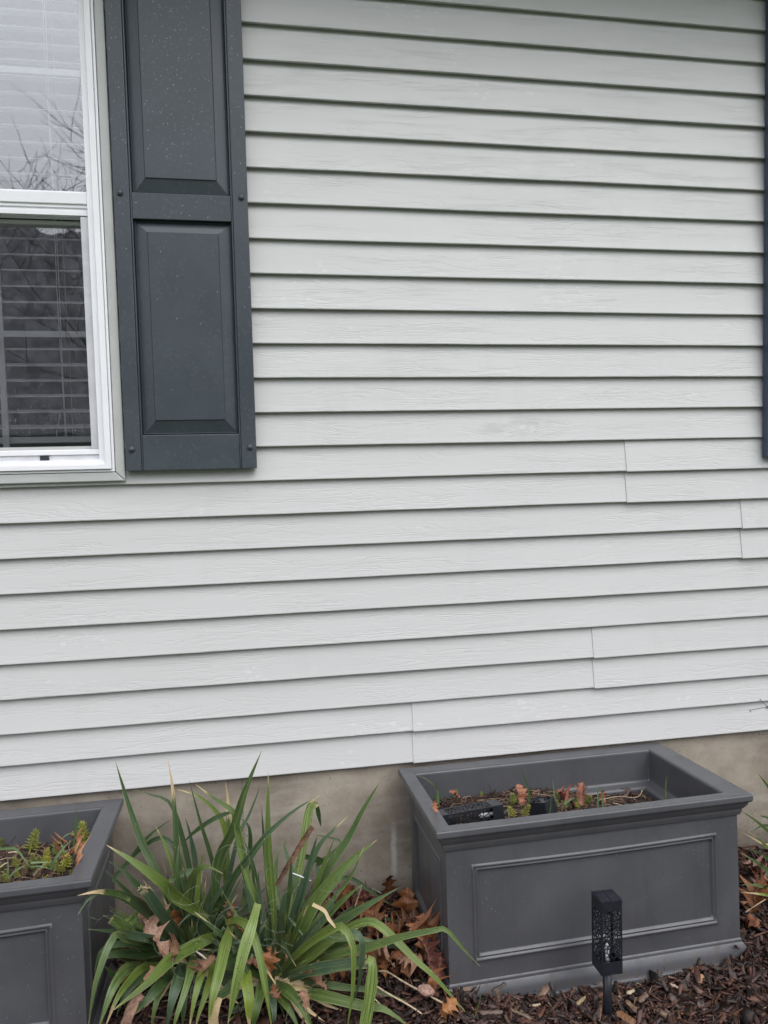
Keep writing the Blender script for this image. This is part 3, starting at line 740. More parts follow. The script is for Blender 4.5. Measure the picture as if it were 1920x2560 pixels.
def planter(name_label, loc, rotz, tilt, tilty, rimL, rimR, soil_fn):
    p = empty('planter', name_label, 'planter', loc, (tilt, tilty, rotz))
    def ringbox(prof, name, mat, z_of=None, cap=False, smooth=False, bev=0):
        v = []; f = []
        for (o_, z) in prof:
            v += [(o_, o_, z), (PL - o_, o_, z), (PL - o_, PW - o_, z), (o_, PW - o_, z)]
        for r_ in range(len(prof) - 1):
            for i in range(4):
                j = (i + 1) % 4; f.append((r_ * 4 + i, r_ * 4 + j, r_ * 4 + 4 + j, r_ * 4 + 4 + i))
        ob = mesh_obj(name, v, f, mat, p)
        if bev:
            b = ob.modifiers.new("bevel", 'BEVEL'); b.width = bev; b.segments = 3; b.limit_method = 'ANGLE'; b.angle_limit = R(25)
            ob.data.polygons.foreach_set("use_smooth", [True] * len(ob.data.polygons))
            wn = ob.modifiers.new("wn", 'WEIGHTED_NORMAL')
        return ob
    ins = 0.030
    # cornice below the rim, from body face out to the lip
    prof = [(ins, -0.064), (ins - 0.006, -0.062), (ins - 0.008, -0.055), (ins - 0.010, -0.050), (ins - 0.010, -0.044), (ins - 0.014, -0.040), (ins - 0.020, -0.030), (ins - 0.022, -0.024), (0.003, -0.021), (0.0, -0.016), (0.0, -0.004), (0.002, -0.0005)]
    ringbox(prof, 'cornice', M_PLAN, bev=0.0012)
    # flat rim with its opening
    xa, xb, ya, yb = rimL, PL - rimR, 0.045, PW - 0.045
    rs = [(0.002, PL - 0.002, 0.002, PW - 0.002), (xa - 0.006, xb + 0.006, ya - 0.006, yb + 0.006), (xa, xb, ya, yb), (xa + 0.001, xb - 0.001, ya + 0.001, yb - 0.001)]
    zs = [0.0, -0.003, -0.006, -0.012]
    # inner wall, a step, and the lower wall
    rs += [(xa + 0.004, xb - 0.004, ya + 0.004, yb - 0.004), (xa + 0.009, xb - 0.009, ya + 0.009, yb - 0.009), (xa + 0.034, xb - 0.034, ya + 0.030, yb - 0.030), (xa + 0.040, xb - 0.040, ya + 0.036, yb - 0.036), (xa + 0.044, xb - 0.044, ya + 0.040, yb - 0.040)]
    zs += [-0.100, -0.106, -0.110, -0.116, -0.30]
    def tubs(lo, hi, name):
        v = []; f = []
        for (x0, x1, y0, y1), z in list(zip(rs, zs))[lo:hi]:
            v += [(x0, y0, z), (x1, y0, z), (x1, y1, z), (x0, y1, z)]
        for r_ in range(hi - lo - 1):
            for i in range(4):
                j = (i + 1) % 4; f.append((r_ * 4 + i, r_ * 4 + j, r_ * 4 + 4 + j, r_ * 4 + 4 + i))
        ob = mesh_obj(name, v, f, M_PLAN, p); b = ob.modifiers.new("bevel", 'BEVEL'); b.width = 0.003; b.segments = 3; b.limit_method = 'ANGLE'; b.angle_limit = R(25)
        ob.data.polygons.foreach_set("use_smooth", [True] * len(ob.data.polygons)); ob.modifiers.new("wn", 'WEIGHTED_NORMAL')
    tubs(0, 4, 'rim'); tubs(3, 9, 'liner')
    # body: each side a framed panel
    zt, zb = -0.064, -0.408
    def side(w0, w1, fn, name, mx_):
        n = 18
        base = (w0, w1, zb, zt); r0 = (w0 + mx_, w1 - mx_, zb + 0.048, zt - 0.040)
        prof = [(0, 0), (0.0015, 0.0028), (0.0040, 0.0050), (0.0075, 0.0050), (0.0100, 0.0015), (0.0115, 0.0010), (0.0135, 0.0030), (0.0165, 0.0030), (0.0190, -0.0025), (0.021, -0.0035)]
        rects = [base] + [inset(r0, d) for d, _ in prof]; hh = [0.0] + [h for _, h in prof]
        v = []; f = []; per = 4 * n
        for rc, h in zip(rects, hh):
            x0, x1, z0, z1 = rc
            loop = [(x0 + (x1 - x0) * i / n, z0) for i in range(n)] + [(x1, z0 + (z1 - z0) * i / n) for i in range(n)] + [(x1 - (x1 - x0) * i / n, z1) for i in range(n)] + [(x0, z1 - (z1 - z0) * i / n) for i in range(n)]
            for a, z in loop:
                u_ = (a - w0) / (w1 - w0); sag = 0.0
                if h or rc is not base: sag = -0.005 * math.sin(math.pi * u_) * (1 if z > (z0 + z1) / 2 else 0)
                v.append(fn(a, z + sag, h))
        for r_ in range(len(rects) - 1):
            for i in range(per):
                j = (i + 1) % per; f.append((r_ * per + i, r_ * per + j, (r_ + 1) * per + j, (r_ + 1) * per + i))
        b = (len(rects) - 1) * per; f.append(tuple(b + i for i in range(per)))
        ob = mesh_obj(name, v, f, M_PLAN, p, True)
        ob.data.polygons[-1].use_smooth = False
        ob.modifiers.new("wn", 'WEIGHTED_NORMAL')
    side(ins, PL - ins, lambda a, z, h: (a, ins - h, z), 'front_panel', 0.066)
    side(ins, PW - ins, lambda a, z, h: (ins - h, PW - a, z), 'side_panel', 0.05)
    side(ins, PW - ins, lambda a, z, h: (PL - ins + h, a, z), 'side_panel', 0.05)
    side(ins, PL - ins, lambda a, z, h: (PL - a, PW - ins + h, z), 'back_panel', 0.066)
    prof = [(ins, -0.4075), (ins - 0.002, -0.4090), (ins - 0.0035, -0.412), (ins - 0.0035, -0.417), (ins - 0.006, -0.420), (ins - 0.012, -0.430), (ins - 0.015, -0.440), (ins - 0.0155, -0.452), (ins - 0.017, -0.458), (ins - 0.020, -0.462), (ins - 0.021, -0.468), (ins - 0.021, -0.52)]
    ringbox(prof, 'base_molding', M_PLAN, bev=0.0010)
    # rain spots on the front
    dm = MB()
    for _ in range(230):
        x = random.choice([random.uniform(ins + 0.002, ins + 0.16), random.uniform(ins, PL - ins), PL - random.uniform(ins, 0.17)])
        z = random.uniform(-0.40, -0.085) if random.random() < 0.7 else random.uniform(-0.20, -0.085)
        r_ = random.uniform(0.0004, 0.0010); e = random.uniform(1.0, 2.2)
        inpan = (ins + 0.087 < x < PL - ins - 0.087) and (zb + 0.07 < z < zt - 0.065)
        onmold = not inpan and (ins + 0.062 < x < PL - ins - 0.062) and (zb + 0.044 < z < zt - 0.036)
        if onmold: continue
        y = ins + (0.0035 if inpan else 0.0) - 0.0002
        ring = [(x + r_ * math.cos(t), y, z + r_ * e * math.sin(t)) for t in np.linspace(0, 2 * math.pi, 7)[:-1]]
        dm.add(ring + [(x, y - r_ * 0.7, z)], [(i, (i + 1) % 6, 6) for i in range(6)])
    tag(dm.build('rain_drops', M_DROP, p, True), kind='stuff')
    return p


def soil(parent_loc, rot, fn, xa, xb, ya, yb, label, x0v=0.0):
    M = Matrix.Translation(parent_loc) @ Euler(rot).to_matrix().to_4x4()
    n1, n2 = 60, 30; v = []
    for j in range(n2 + 1):
        for i in range(n1 + 1):
            x = xa + (xb - xa) * i / n1; y = ya + (yb - ya) * j / n2
            v.append(M @ Vector((x, y, fn(x, y))))
    f = [(j * (n1 + 1) + i, j * (n1 + 1) + i + 1, (j + 1) * (n1 + 1) + i + 1, (j + 1) * (n1 + 1) + i) for j in range(n2) for i in range(n1)]
    o = mesh_obj('soil', v, f, M_SOIL, None, True); tag(o, label, 'soil', None, 'stuff')
    pts = []
    for _ in range(2600):
        x = random.uniform(xa + 0.005, xb - 0.005); y = random.uniform(ya + 0.005, yb - 0.005)
        pts.append(M @ Vector((x, y, fn(x, y) + random.uniform(-0.002, 0.006))))
    pal = [(0.045, 0.026, 0.02, 5), (0.09, 0.045, 0.035, 4), (0.15, 0.07, 0.055, 2), (0.30, 0.22, 0.15, 0.7), (0.06, 0.07, 0.03, 1)]
    o2 = chips('bark_litter', [tuple(q) for q in pts], 0.006, 0.026, palette=pal, flat=0.35, label='shredded bark litter on the ' + label.split(' ', 2)[2], cat='mulch')
    return M


P1 = (0.4130, -0.4835, 0.4985); P1R = (-0.054, 0.004, 0.0241)
P2x = -0.4105
P2R = (-0.03, 0.0, 0.0165)
e2 = Euler(P2R).to_matrix() @ Vector((1, 0, 0))
P2 = tuple(Vector((P2x, -0.4851, 0.4801)) - e2 * PL)


def soil1(x, y):
    k = 1 - min(1, max(0, (x - 0.36) / 0.40)); k = k * k * (3 - 2 * k); f_ = max(0, 1 - y / 0.36)
    return -0.130 + 0.046 * k + (0.022 + 0.022 * k) * f_ + 0.008 * noise.noise(Vector((x * 12, y * 12, 0)))


def soil2(x, y):
    return -0.085 + 0.016 * noise.noise(Vector((x * 9, y * 9, 4))) - 0.012 * math.sin(y * 7)


pa = planter('charcoal rectangular planter with the two fallen black lanterns, behind the upright lantern', P1, P1R[2], P1R[0], P1R[1], 0.045, 0.064, None)
pb = planter('charcoal rectangular planter cut off by the left edge, left of the spiky plants', P2, P2R[2], P2R[0], P2R[1], 0.055, 0.055, None)
MA = soil(P1, P1R, soil1, 0.060, PL - 0.078, 0.058, PW - 0.058, 'dark soil inside the planter behind the upright lantern')
MBm = soil(P2, P2R, soil2, 0.064, PL - 0.064, 0.056, PW - 0.056, 'dark soil inside the planter at the left edge')
#PART2

# ------------------------------------------------------------ solar lanterns
def clip(poly, n, d):
    """keep the side n.p <= d"""
    out = []
    for i in range(len(poly)):
        a, b = poly[i], poly[(i + 1) % len(poly)]
        da = a[0] * n[0] + a[1] * n[1] - d; db = b[0] * n[0] + b[1] * n[1] - d
        if da <= 0: out.append(a)
        if (da < 0) != (db < 0) and abs(da - db) > 1e-12:
            t = da / (da - db); out.append((a[0] + (b[0] - a[0]) * t, a[1] + (b[1] - a[1]) * t))
    return out


def fretwork(W, z0, z1, seed, bar=0.0021):
    """bars of an irregular cell pattern filling W x (z0..z1), as flat quads in x,z"""
    rg = random.Random(seed); seeds = []
    tries = 0
    while len(seeds) < 62 and tries < 6000:
        tries += 1
        p = (rg.uniform(-W / 2, W / 2), rg.uniform(z0, z1))
        if all(((p[0] - q[0]) * 1.35) ** 2 + ((p[1] - q[1]) * 0.85) ** 2 > 0.0062 ** 2 for q in seeds): seeds.append(p)
    segs = {}
    for i, p in enumerate(seeds):
        poly = [(-W / 2, z0), (W / 2, z0), (W / 2, z1), (-W / 2, z1)]
        for j, q in enumerate(seeds):
            if i == j: continue
            n = (q[0] - p[0], q[1] - p[1]); m = ((p[0] + q[0]) / 2, (p[1] + q[1]) / 2)
            poly = clip(poly, n, n[0] * m[0] + n[1] * m[1])
            if not poly: break
        for a, b in zip(poly, poly[1:] + poly[:1]):
            ka, kb = (round(a[0] * 4e4), round(a[1] * 4e4)), (round(b[0] * 4e4), round(b[1] * 4e4))
            if ka != kb: segs[tuple(sorted((ka, kb)))] = (a, b)
    return [s for s in segs.values() if not (abs(abs(s[0][0]) - W / 2) < 1e-6 and abs(abs(s[1][0]) - W / 2) < 1e-6)]


LW, LD, LH = 0.0565, 0.0525, 0.184


def lantern(label, loc, rot, stake=True, bottom_ring=False):
    L = empty('solar_lantern', label, 'garden light', loc, rot, 'black fretwork solar lanterns')
    t = 0.0018
    top, bot = 0.026, 0.030
    for k in range(4):
        A = Matrix.Rotation(k * math.pi / 2, 4, 'Z')
        W = LW if k % 2 == 0 else LD; D = LD if k % 2 == 0 else LW
        hw = W / 2 - 0.0006; y = -D / 2
        mb = MB()
        mb.box(-hw, hw, y, y + t, LH - top, LH - 0.0025, A)
        mb.box(-hw, hw, y, y + t, 0.0, bot, A)
        for sx_ in (-1, 1):
            a, b = sorted((sx_ * hw, sx_ * (hw - 0.0042)))
            mb.box(a, b, y + 0.0001, y + t - 0.0001, bot, LH - top, A)
        for i, (a, b) in enumerate(fretwork(W - 0.008, bot, LH - top, 11 + k)):
            dx, dz = b[0] - a[0], b[1] - a[1]; l = math.hypot(dx, dz)
            if l < 0.0006: continue
            wv = 0.0010 + 0.00035 * ((i * 37) % 7) / 7
            nx_, nz_ = -dz / l * wv, dx / l * wv; ex, ez = dx / l * 0.0007, dz / l * 0.0007
            q = [(a[0] - ex - nx_, a[1] - ez - nz_), (b[0] + ex - nx_, b[1] + ez - nz_), (b[0] + ex + nx_, b[1] + ez + nz_), (a[0] - ex + nx_, a[1] - ez + nz_)]
            yy0 = y + 0.0002 + 0.00001 * (i % 17); yy1 = y + t - 0.0003 - 0.00001 * (i % 13)
            v = [A @ Vector((x, yy0, z)) for x, z in q] + [A @ Vector((x, yy1, z)) for x, z in q]
            mb.add(v, [(0, 1, 2, 3), (7, 6, 5, 4), (0, 4, 5, 1), (1, 5, 6, 2), (2, 6, 7, 3), (3, 7, 4, 0)])
        mb.build('fretwork_side', M_BLACK, L)
    MB().box(-LW / 2 - 0.0008, LW / 2 + 0.0008, -LD / 2 - 0.0008, LD / 2 + 0.0008, LH - 0.0024, LH).build('top_plate', M_BLACK, L, bevel=0.0005)
    cw, cd = (LW - 0.010) / 2, (LD - 0.008) / 4
    for i in range(2):
        for j in range(4):
            x0 = -LW / 2 + 0.004 + i * (cw + 0.002); y0 = -LD / 2 + 0.003 + j * (cd + 0.0008)
            MB().box(x0, x0 + cw, y0, y0 + cd - 0.0008, LH + 0.0001, LH + 0.0010).build('solar_cell', M_SOLAR, L)
    MB().box(-LW / 2 + 0.0024, LW / 2 - 0.0024, -LD / 2 + 0.0024, LD / 2 - 0.0024, 0.004, 0.006).build('floor_plate', M_BLACK, L)
    # bulb
    MB().tube([(0, 0, 0.006), (0, 0, 0.030), (0, 0, 0.045), (0, 0, 0.058), (0, 0, 0.064)], [0.005, 0.005, 0.006, 0.005, 0.002], 10).build('bulb', M_FROST, L, True)
    MB().tube([(0, 0, LH - 0.04), (0, 0, LH - 0.004)], [0.012, 0.016], 12).build('lamp_holder', M_BLACK, L, True)
    if bottom_ring:
        for rr_, hh in ((0.017, 0.005), (0.0085, 0.009)):
            n = 20; v = []; f = []
            for q_, zz in ((rr_, 0.0), (rr_, -hh), (rr_ - 0.0018, -hh), (rr_ - 0.0018, 0.0)):
                v += [(q_ * math.cos(a), q_ * math.sin(a), zz) for a in np.linspace(0, 2 * math.pi, n + 1)[:-1]]
            for r_ in range(3):
                for i in range(n): f.append((r_ * n + i, r_ * n + (i + 1) % n, (r_ + 1) * n + (i + 1) % n, (r_ + 1) * n + i))
            mesh_obj('socket_ring', v, f, M_BLACK, L, True)
        for k in range(4):
            A = Matrix.Rotation(k * math.pi / 2, 4, 'Z')
            MB().box(-LW / 2 + 0.001, LW / 2 - 0.003, -LD / 2, -LD / 2 + 0.0022, -0.006, -0.0001, A).build('base_lip', M_BLACK, L)
        MB().box(-LW / 2 + 0.0002, LW / 2 - 0.0002, -LD / 2 + 0.0002, LD / 2 - 0.0002, 0.0, 0.0012).build('base_plate', M_BLACK, L)
    if stake:
        mb = MB(); mb.tube([(0, 0, 0.004), (0, 0, -0.112), (0, 0, -0.115), (0, 0, -0.21)], [0.0112, 0.0108, 0.0096, 0.003], 12)
        mb.build('stake', M_BLACK, L, True)
    return L


lantern('upright black square lantern on a stake in front of the planter', (0.8258, -0.5700, 0.1442), (R(-3.0), R(1.3), R(0.7)))


def inp(M, x, y, z): return M @ Vector((x, y, z))


def rotof(rr_, e): return (Euler(rr_).to_matrix() @ e.to_matrix()).to_euler()


# lantern lying on its side at the left of the planter
q = c5(1030, 742, -.365) + Vector((0.0, 0.026, -0.030))
eM = Euler(P1R).to_matrix() @ Matrix.Rotation(R(4), 3, 'Z') @ Matrix.Rotation(R(-92), 3, 'Y') @ Matrix.Rotation(R(6), 3, 'Z')
lantern('black lantern lying on its side on the soil of the planter', q, eM.to_euler(), stake=False)
q = c5(1362, 708, -.33)
eM = Euler(P1R).to_matrix() @ Matrix.Rotation(R(38), 3, 'Z') @ Matrix.Rotation(R(166), 3, 'X')
lantern('black lantern sunk upside down in the planter soil with its base up', q, eM.to_euler(), stake=False, bottom_ring=True)


# ------------------------------------------------------------ strap leaves
def catmull(P, n):
    P = [Vector(p) for p in P]; P = [P[0] * 2 - P[1]] + P + [P[-1] * 2 - P[-2]]
    L = [0]
    for i in range(1, len(P) - 2): L.append(L[-1] + (P[i + 1] - P[i]).length)
    out = []
    for k in range(n + 1):
        s = L[-1] * k / n; i = 0
        while i < len(L) - 2 and s > L[i + 1]: i += 1
        t = (s - L[i]) / max(1e-9, L[i + 1] - L[i]); a, b, c, d = P[i], P[i + 1], P[i + 2], P[i + 3]
        out.append(0.5 * ((2 * b) + (c - a) * t + (2 * a - 5 * b + 4 * c - d) * t * t + (3 * b - a - 3 * c + d) * t ** 3))
    return out


def strap(parent, pts, wid, colr, twist=0.0, blunt=False, up=None, name='leaf', label=None, mat=None, fold=0.16, n=18):
    """pts in world space from base to tip; colr = (yellow, tan tip, streak, bluish)"""
    C = catmull(pts, n); U = (-1, -0.5, 0, 0.5, 1); v = []; uv = []; f = []
    org = parent.location
    ph = random.uniform(0, 9)
    for i, p in enumerate(C):
        t = i / n
        T = (C[min(i + 1, n)] - C[max(i - 1, 0)]).normalized()
        ref = up if up is not None else (CAM - p).normalized()
        S = T.cross(ref)
        if S.length < 0.05: S = T.cross(Vector((0, 0, 1)))
        S.normalize(); Nn = S.cross(T).normalized()
        a = twist * (0.4 + 0.6 * t) + 0.12 * math.sin(t * 5 + ph)
        S, Nn = S * math.cos(a) + Nn * math.sin(a), Nn * math.cos(a) - S * math.sin(a)
        w_ = wid * 0.44 * min(1.0, 0.62 + 1.1 * t)
        if not blunt: w_ *= max(0.03, 1 - max(0.0, (t - 0.42) / 0.58) ** 1.7)
        w_ *= 1 + 0.05 * math.sin(t * 17 + ph)
        fd = fold * (1.6 - t)
        for u in U:
            v.append(p + S * (u * w_) + Nn * (abs(u) ** 1.3 * w_ * fd) - org); uv.append((u * 0.5 + 0.5, t))
    for i in range(n):
        for j in range(4): f.append((i * 5 + j, i * 5 + j + 1, (i + 1) * 5 + j + 1, (i + 1) * 5 + j))
    o = mesh_obj(name, v, f, mat or M_YUC, parent, True, uv)
    o.color = colr
    if label: o['label'] = label
    return o




Y1 = empty('yucca_plant', 'left clump of spiky green strap leaves against the foundation', 'plant', (-0.23, -0.19, 0.04), group='yucca plants')
Y2 = empty('yucca_plant', 'right clump of strap leaves, between the left clump and the planter', 'plant', (-0.005, -0.33, 0.04), group='yucca plants')
G = (0.05, 0.0, 0.2, 0.3); GB = (0.0, 0.0, 0.15, 1.0); GD = (0.0, 0.0, 0.0, 0.1); YG = (0.55, 0.0, 0.5, 0.0); YY = (0.95, 0.04, 0.3, 0.0); PS = (0.5, 0.0, 1.0, 0.2)
def T(c, tip): return (c[0], tip, c[2], c[3])


def setl(fn, plant, items):
    for pts, w_, c, *k in items:
        kw = k[0] if k else {}
        P = [fn(*p) for p in pts]
        for q in P: q.y = min(q.y, -0.018)
        for q in P: q.z = max(q.z, 0.02)
        strap(plant, P, w_ / 100, c, **kw)


setl(c3, Y1, [
    ([(1090, 1200, -.18), (950, 850, -.16), (845, 640, -.13), (770, 430, -.10), (683, 148, -.08)], 2.4, G),
    ([(1100, 1230, -.18), (1060, 900, -.17), (1045, 620, -.15), (1025, 330, -.12), (995, 138, -.1)], 2.1, T(G, .2), dict(twist=.3)),
    ([(1200, 1150, -.15), (1080, 600, -.07), (1005, 395, -.05), (900, 350, -.04), (800, 318, -.03)], 1.8, GD),
    ([(1330, 1100, -.2), (1260, 750, -.2), (1185, 500, -.2), (1120, 258, -.19)], 1.4, G, dict(twist=.5)),
    ([(1500, 1050, -.27), (1440, 720, -.25), (1400, 520, -.235), (1380, 445, -.23), (1270, 370, -.2), (1158, 285, -.19)], 2.4, T((.25, 0, .4, .1), .07)),
    ([(1350, 900, -.16), (1340, 600, -.14), (1290, 460, -.13), (1170, 355, -.12), (1045, 315, -.11)], 1.7, T(YG, .12)),
    ([(1385, 445, -.225), (1270, 490, -.2), (1150, 570, -.18), (1080, 640, -.16)], 1.5, G),
    ([(1330, 900, -.16), (1350, 560, -.12), (1352, 400, -.1), (1335, 262, -.1)], 1.9, T((.3, 0, .2, 0), .36)),
    ([(1270, 1130, -.2), (1290, 760, -.22), (1380, 560, -.25), (1450, 330, -.26), (1550, 88, -.26)], 3.2, (.12, 0, .25, .3)),
    ([(1300, 1150, -.2), (1400, 640, -.15), (1480, 460, -.12), (1555, 265, -.1)], 1.6, GB, dict(twist=.4)),
    ([(1230, 1080, -.22), (1050, 960, -.3), (960, 870, -.36), (800, 750, -.38), (630, 645, -.36)], 3.3, T((.42, 0, .3, .1), .05)),
    ([(1100, 1200, -.2), (1110, 950, -.25), (1150, 820, -.3), (1220, 770, -.33), (1320, 815, -.36)], 2.8, (.3, 0, .8, .2)),
    ([(1150, 1150, -.15), (1160, 800, -.1), (1130, 600, -.08), (1095, 475, -.07)], 2.0, GB),
    ([(1080, 1000, -.18), (1000, 700, -.14), (920, 530, -.12)], 1.4, T(YG, .1)),
    ([(560, 960, -.13), (700, 820, -.09), (780, 720, -.07), (880, 595, -.05), (1020, 488, -.04)], 1.5, GD),
    ([(1150, 1150, -.16), (1060, 720, -.10), (980, 610, -.08), (900, 620, -.07), (780, 720, -.07), (650, 850, -.09)], 1.8, GD),
    ([(1440, 1000, -.12), (1480, 700, -.08), (1475, 540, -.07), (1415, 480, -.06)], 1.9, GD),
    ([(1180, 1230, -.18), (1240, 980, -.2), (1320, 780, -.2), (1370, 640, -.18)], 2.6, G),
    ([(1150, 1230, -.18), (1165, 1000, -.2), (1190, 780, -.2), (1215, 660, -.2)], 1.6, T(YG, .03)),
    ([(1130, 1230, -.18), (1075, 950, -.22), (1050, 780, -.22), (1060, 640, -.2)], 2.0, G),
    ([(1180, 1230, -.18), (1150, 1050, -.22), (1110, 900, -.24), (1090, 790, -.25)], 2.2, GB),
    ([(1120, 1240, -.18), (960, 1040, -.22), (800, 870, -.24), (720, 790, -.24), (640, 740, -.24)], 2.4, GD),
    ([(1100, 1240, -.18), (930, 1100, -.20), (760, 930, -.21), (620, 790, -.21)], 2.2, G),
    ([(1000, 860, -.2), (1100, 810, -.2), (1230, 790, -.2)], 2.0, G),
    ([(1200, 1200, -.2), (1250, 1000, -.22), (1370, 850, -.24), (1440, 770, -.25)], 1.6, GB),
    ([(1180, 1230, -.2), (1300, 1100, -.26), (1400, 900, -.28), (1450, 800, -.28)], 1.5, GB, dict(twist=.5)),
    ([(1060, 1230, -.2), (880, 1180, -.26), (740, 1140, -.30), (640, 1100, -.32)], 2.2, T(GD, 0)),
    ([(1080, 1240, -.2), (900, 1240, -.3), (740, 1230, -.38), (600, 1270, -.41), (560, 1400, -.42)], 2.4, GD),
    ([(1050, 1260, -.2), (860, 1290, -.3), (700, 1290, -.38), (600, 1330, -.41), (565, 1500, -.43)], 2.6, G),
])
setl(cA, Y1, [
    ([(1450, 640, -.25), (1250, 730, -.33), (950, 900, -.42), (700, 1150, -.5), (500, 1310, -.53), (350, 1430, -.54)], 3.5, (.38, .02, .05, 0), dict(label='broad bright green leaf lying across the clump')),
    ([(1560, 560, -.3), (1500, 800, -.42), (1430, 1100, -.5), (1370, 1330, -.53), (1330, 1640, -.54)], 3.2, (.55, .06, .5, 0)),
    ([(1170, 850, -.3), (1150, 1000, -.42), (1100, 1200, -.48), (1000, 1500, -.52), (950, 1700, -.52)], 2.2, (.3, 0, .4, .2)),
    ([(1060, 940, -.3), (1020, 1100, -.42), (950, 1350, -.47), (890, 1660, -.48)], 3.2, GB),
    ([(980, 1000, -.3), (850, 1150, -.42), (700, 1320, -.47), (500, 1520, -.48)], 3.3, (.12, 0, .05, .3)),
    ([(830, 960, -.25), (650, 1000, -.35), (520, 1120, -.42), (380, 1320, -.48), (250, 1640, -.5)], 2.4, (.5, .14, .3, 0)),
    ([(1090, 760, -.2), (940, 560, -.3), (790, 350, -.37), (665, 170, -.4)], 3.0, GB, dict(blunt=True, label='broken bluish leaf with a frayed end')),
    ([(1010, 730, -.2), (750, 450, -.32), (480, 260, -.42), (280, 215, -.48), (140, 235, -.52), (60, 310, -.53), (-20, 440, -.54)], 3.2, (0.02, 0, .1, .6)),
    ([(520, 290, -.425), (380, 225, -.46), (250, 205, -.50), (130, 210, -.53), (-30, 245, -.54)], 1.5, (.1, .38, .2, .3)),
    ([(990, 780, -.25), (750, 700, -.36), (520, 650, -.42), (300, 610, -.50), (80, 595, -.54)], 2.3, GB),
    ([(700, 760, -.3), (500, 690, -.42), (370, 650, -.50), (290, 780, -.53), (200, 1020, -.55), (140, 1250, -.56), (80, 1640, -.56)], 2.1, (.15, 0, .6, .5)),
    ([(620, 740, -.34), (520, 620, -.37), (430, 550, -.4), (320, 480, -.43)], 2.6, (.2, 0, .8, .2), dict(blunt=True)),
    ([(640, 420, -.3), (540, 500, -.34), (450, 560, -.37)], 2.6, (.3, .1, .9, 0), dict(blunt=True)),
    ([(620, 960, -.3), (480, 1010, -.40), (370, 1150, -.49), (290, 1330, -.52), (180, 1660, -.54)], 3.0, (.2, 0, .6, .3)),
    ([(1300, 860, -.3), (1280, 1000, -.42), (1230, 1150, -.48), (1170, 1400, -.51), (1130, 1660, -.52)], 2.3, (.5, .08, .1, 0)),
    ([(1380, 900, -.3), (1370, 1050, -.4), (1310, 1250, -.46), (1230, 1480, -.49), (1190, 1660, -.50)], 2.2, (.8, .08, .2, 0)),
    ([(1700, 1060, -.36), (1560, 1200, -.45), (1400, 1320, -.52), (1350, 1370, -.54)], 2.9, (.12, .02, .3, .8)),
    ([(1100, 950, -.3), (1090, 1150, -.4), (1080, 1380, -.44), (1060, 1640, -.45)], 2.2, GD),
    ([(880, 980, -.28), (700, 1060, -.36), (560, 1160, -.40), (430, 1350, -.43), (380, 1500, -.43)], 2.2, GD),
    ([(700, 900, -.25), (520, 880, -.32), (380, 830, -.37), (240, 830, -.40), (180, 1000, -.42)], 3.0, (.1, 0, .2, .4)),
    ([(900, 1050, -.3), (840, 1200, -.4), (780, 1400, -.44), (730, 1650, -.45)], 2.0, (.3, .0, .3, .2)),
    ([(1010, 760, -.22), (840, 700, -.28), (660, 700, -.33), (440, 720, -.37), (300, 720, -.39)], 2.0, G),
    ([(500, 980, -.3), (420, 1080, -.36), (330, 1050, -.38), (260, 980, -.39)], 2.4, GD),
])
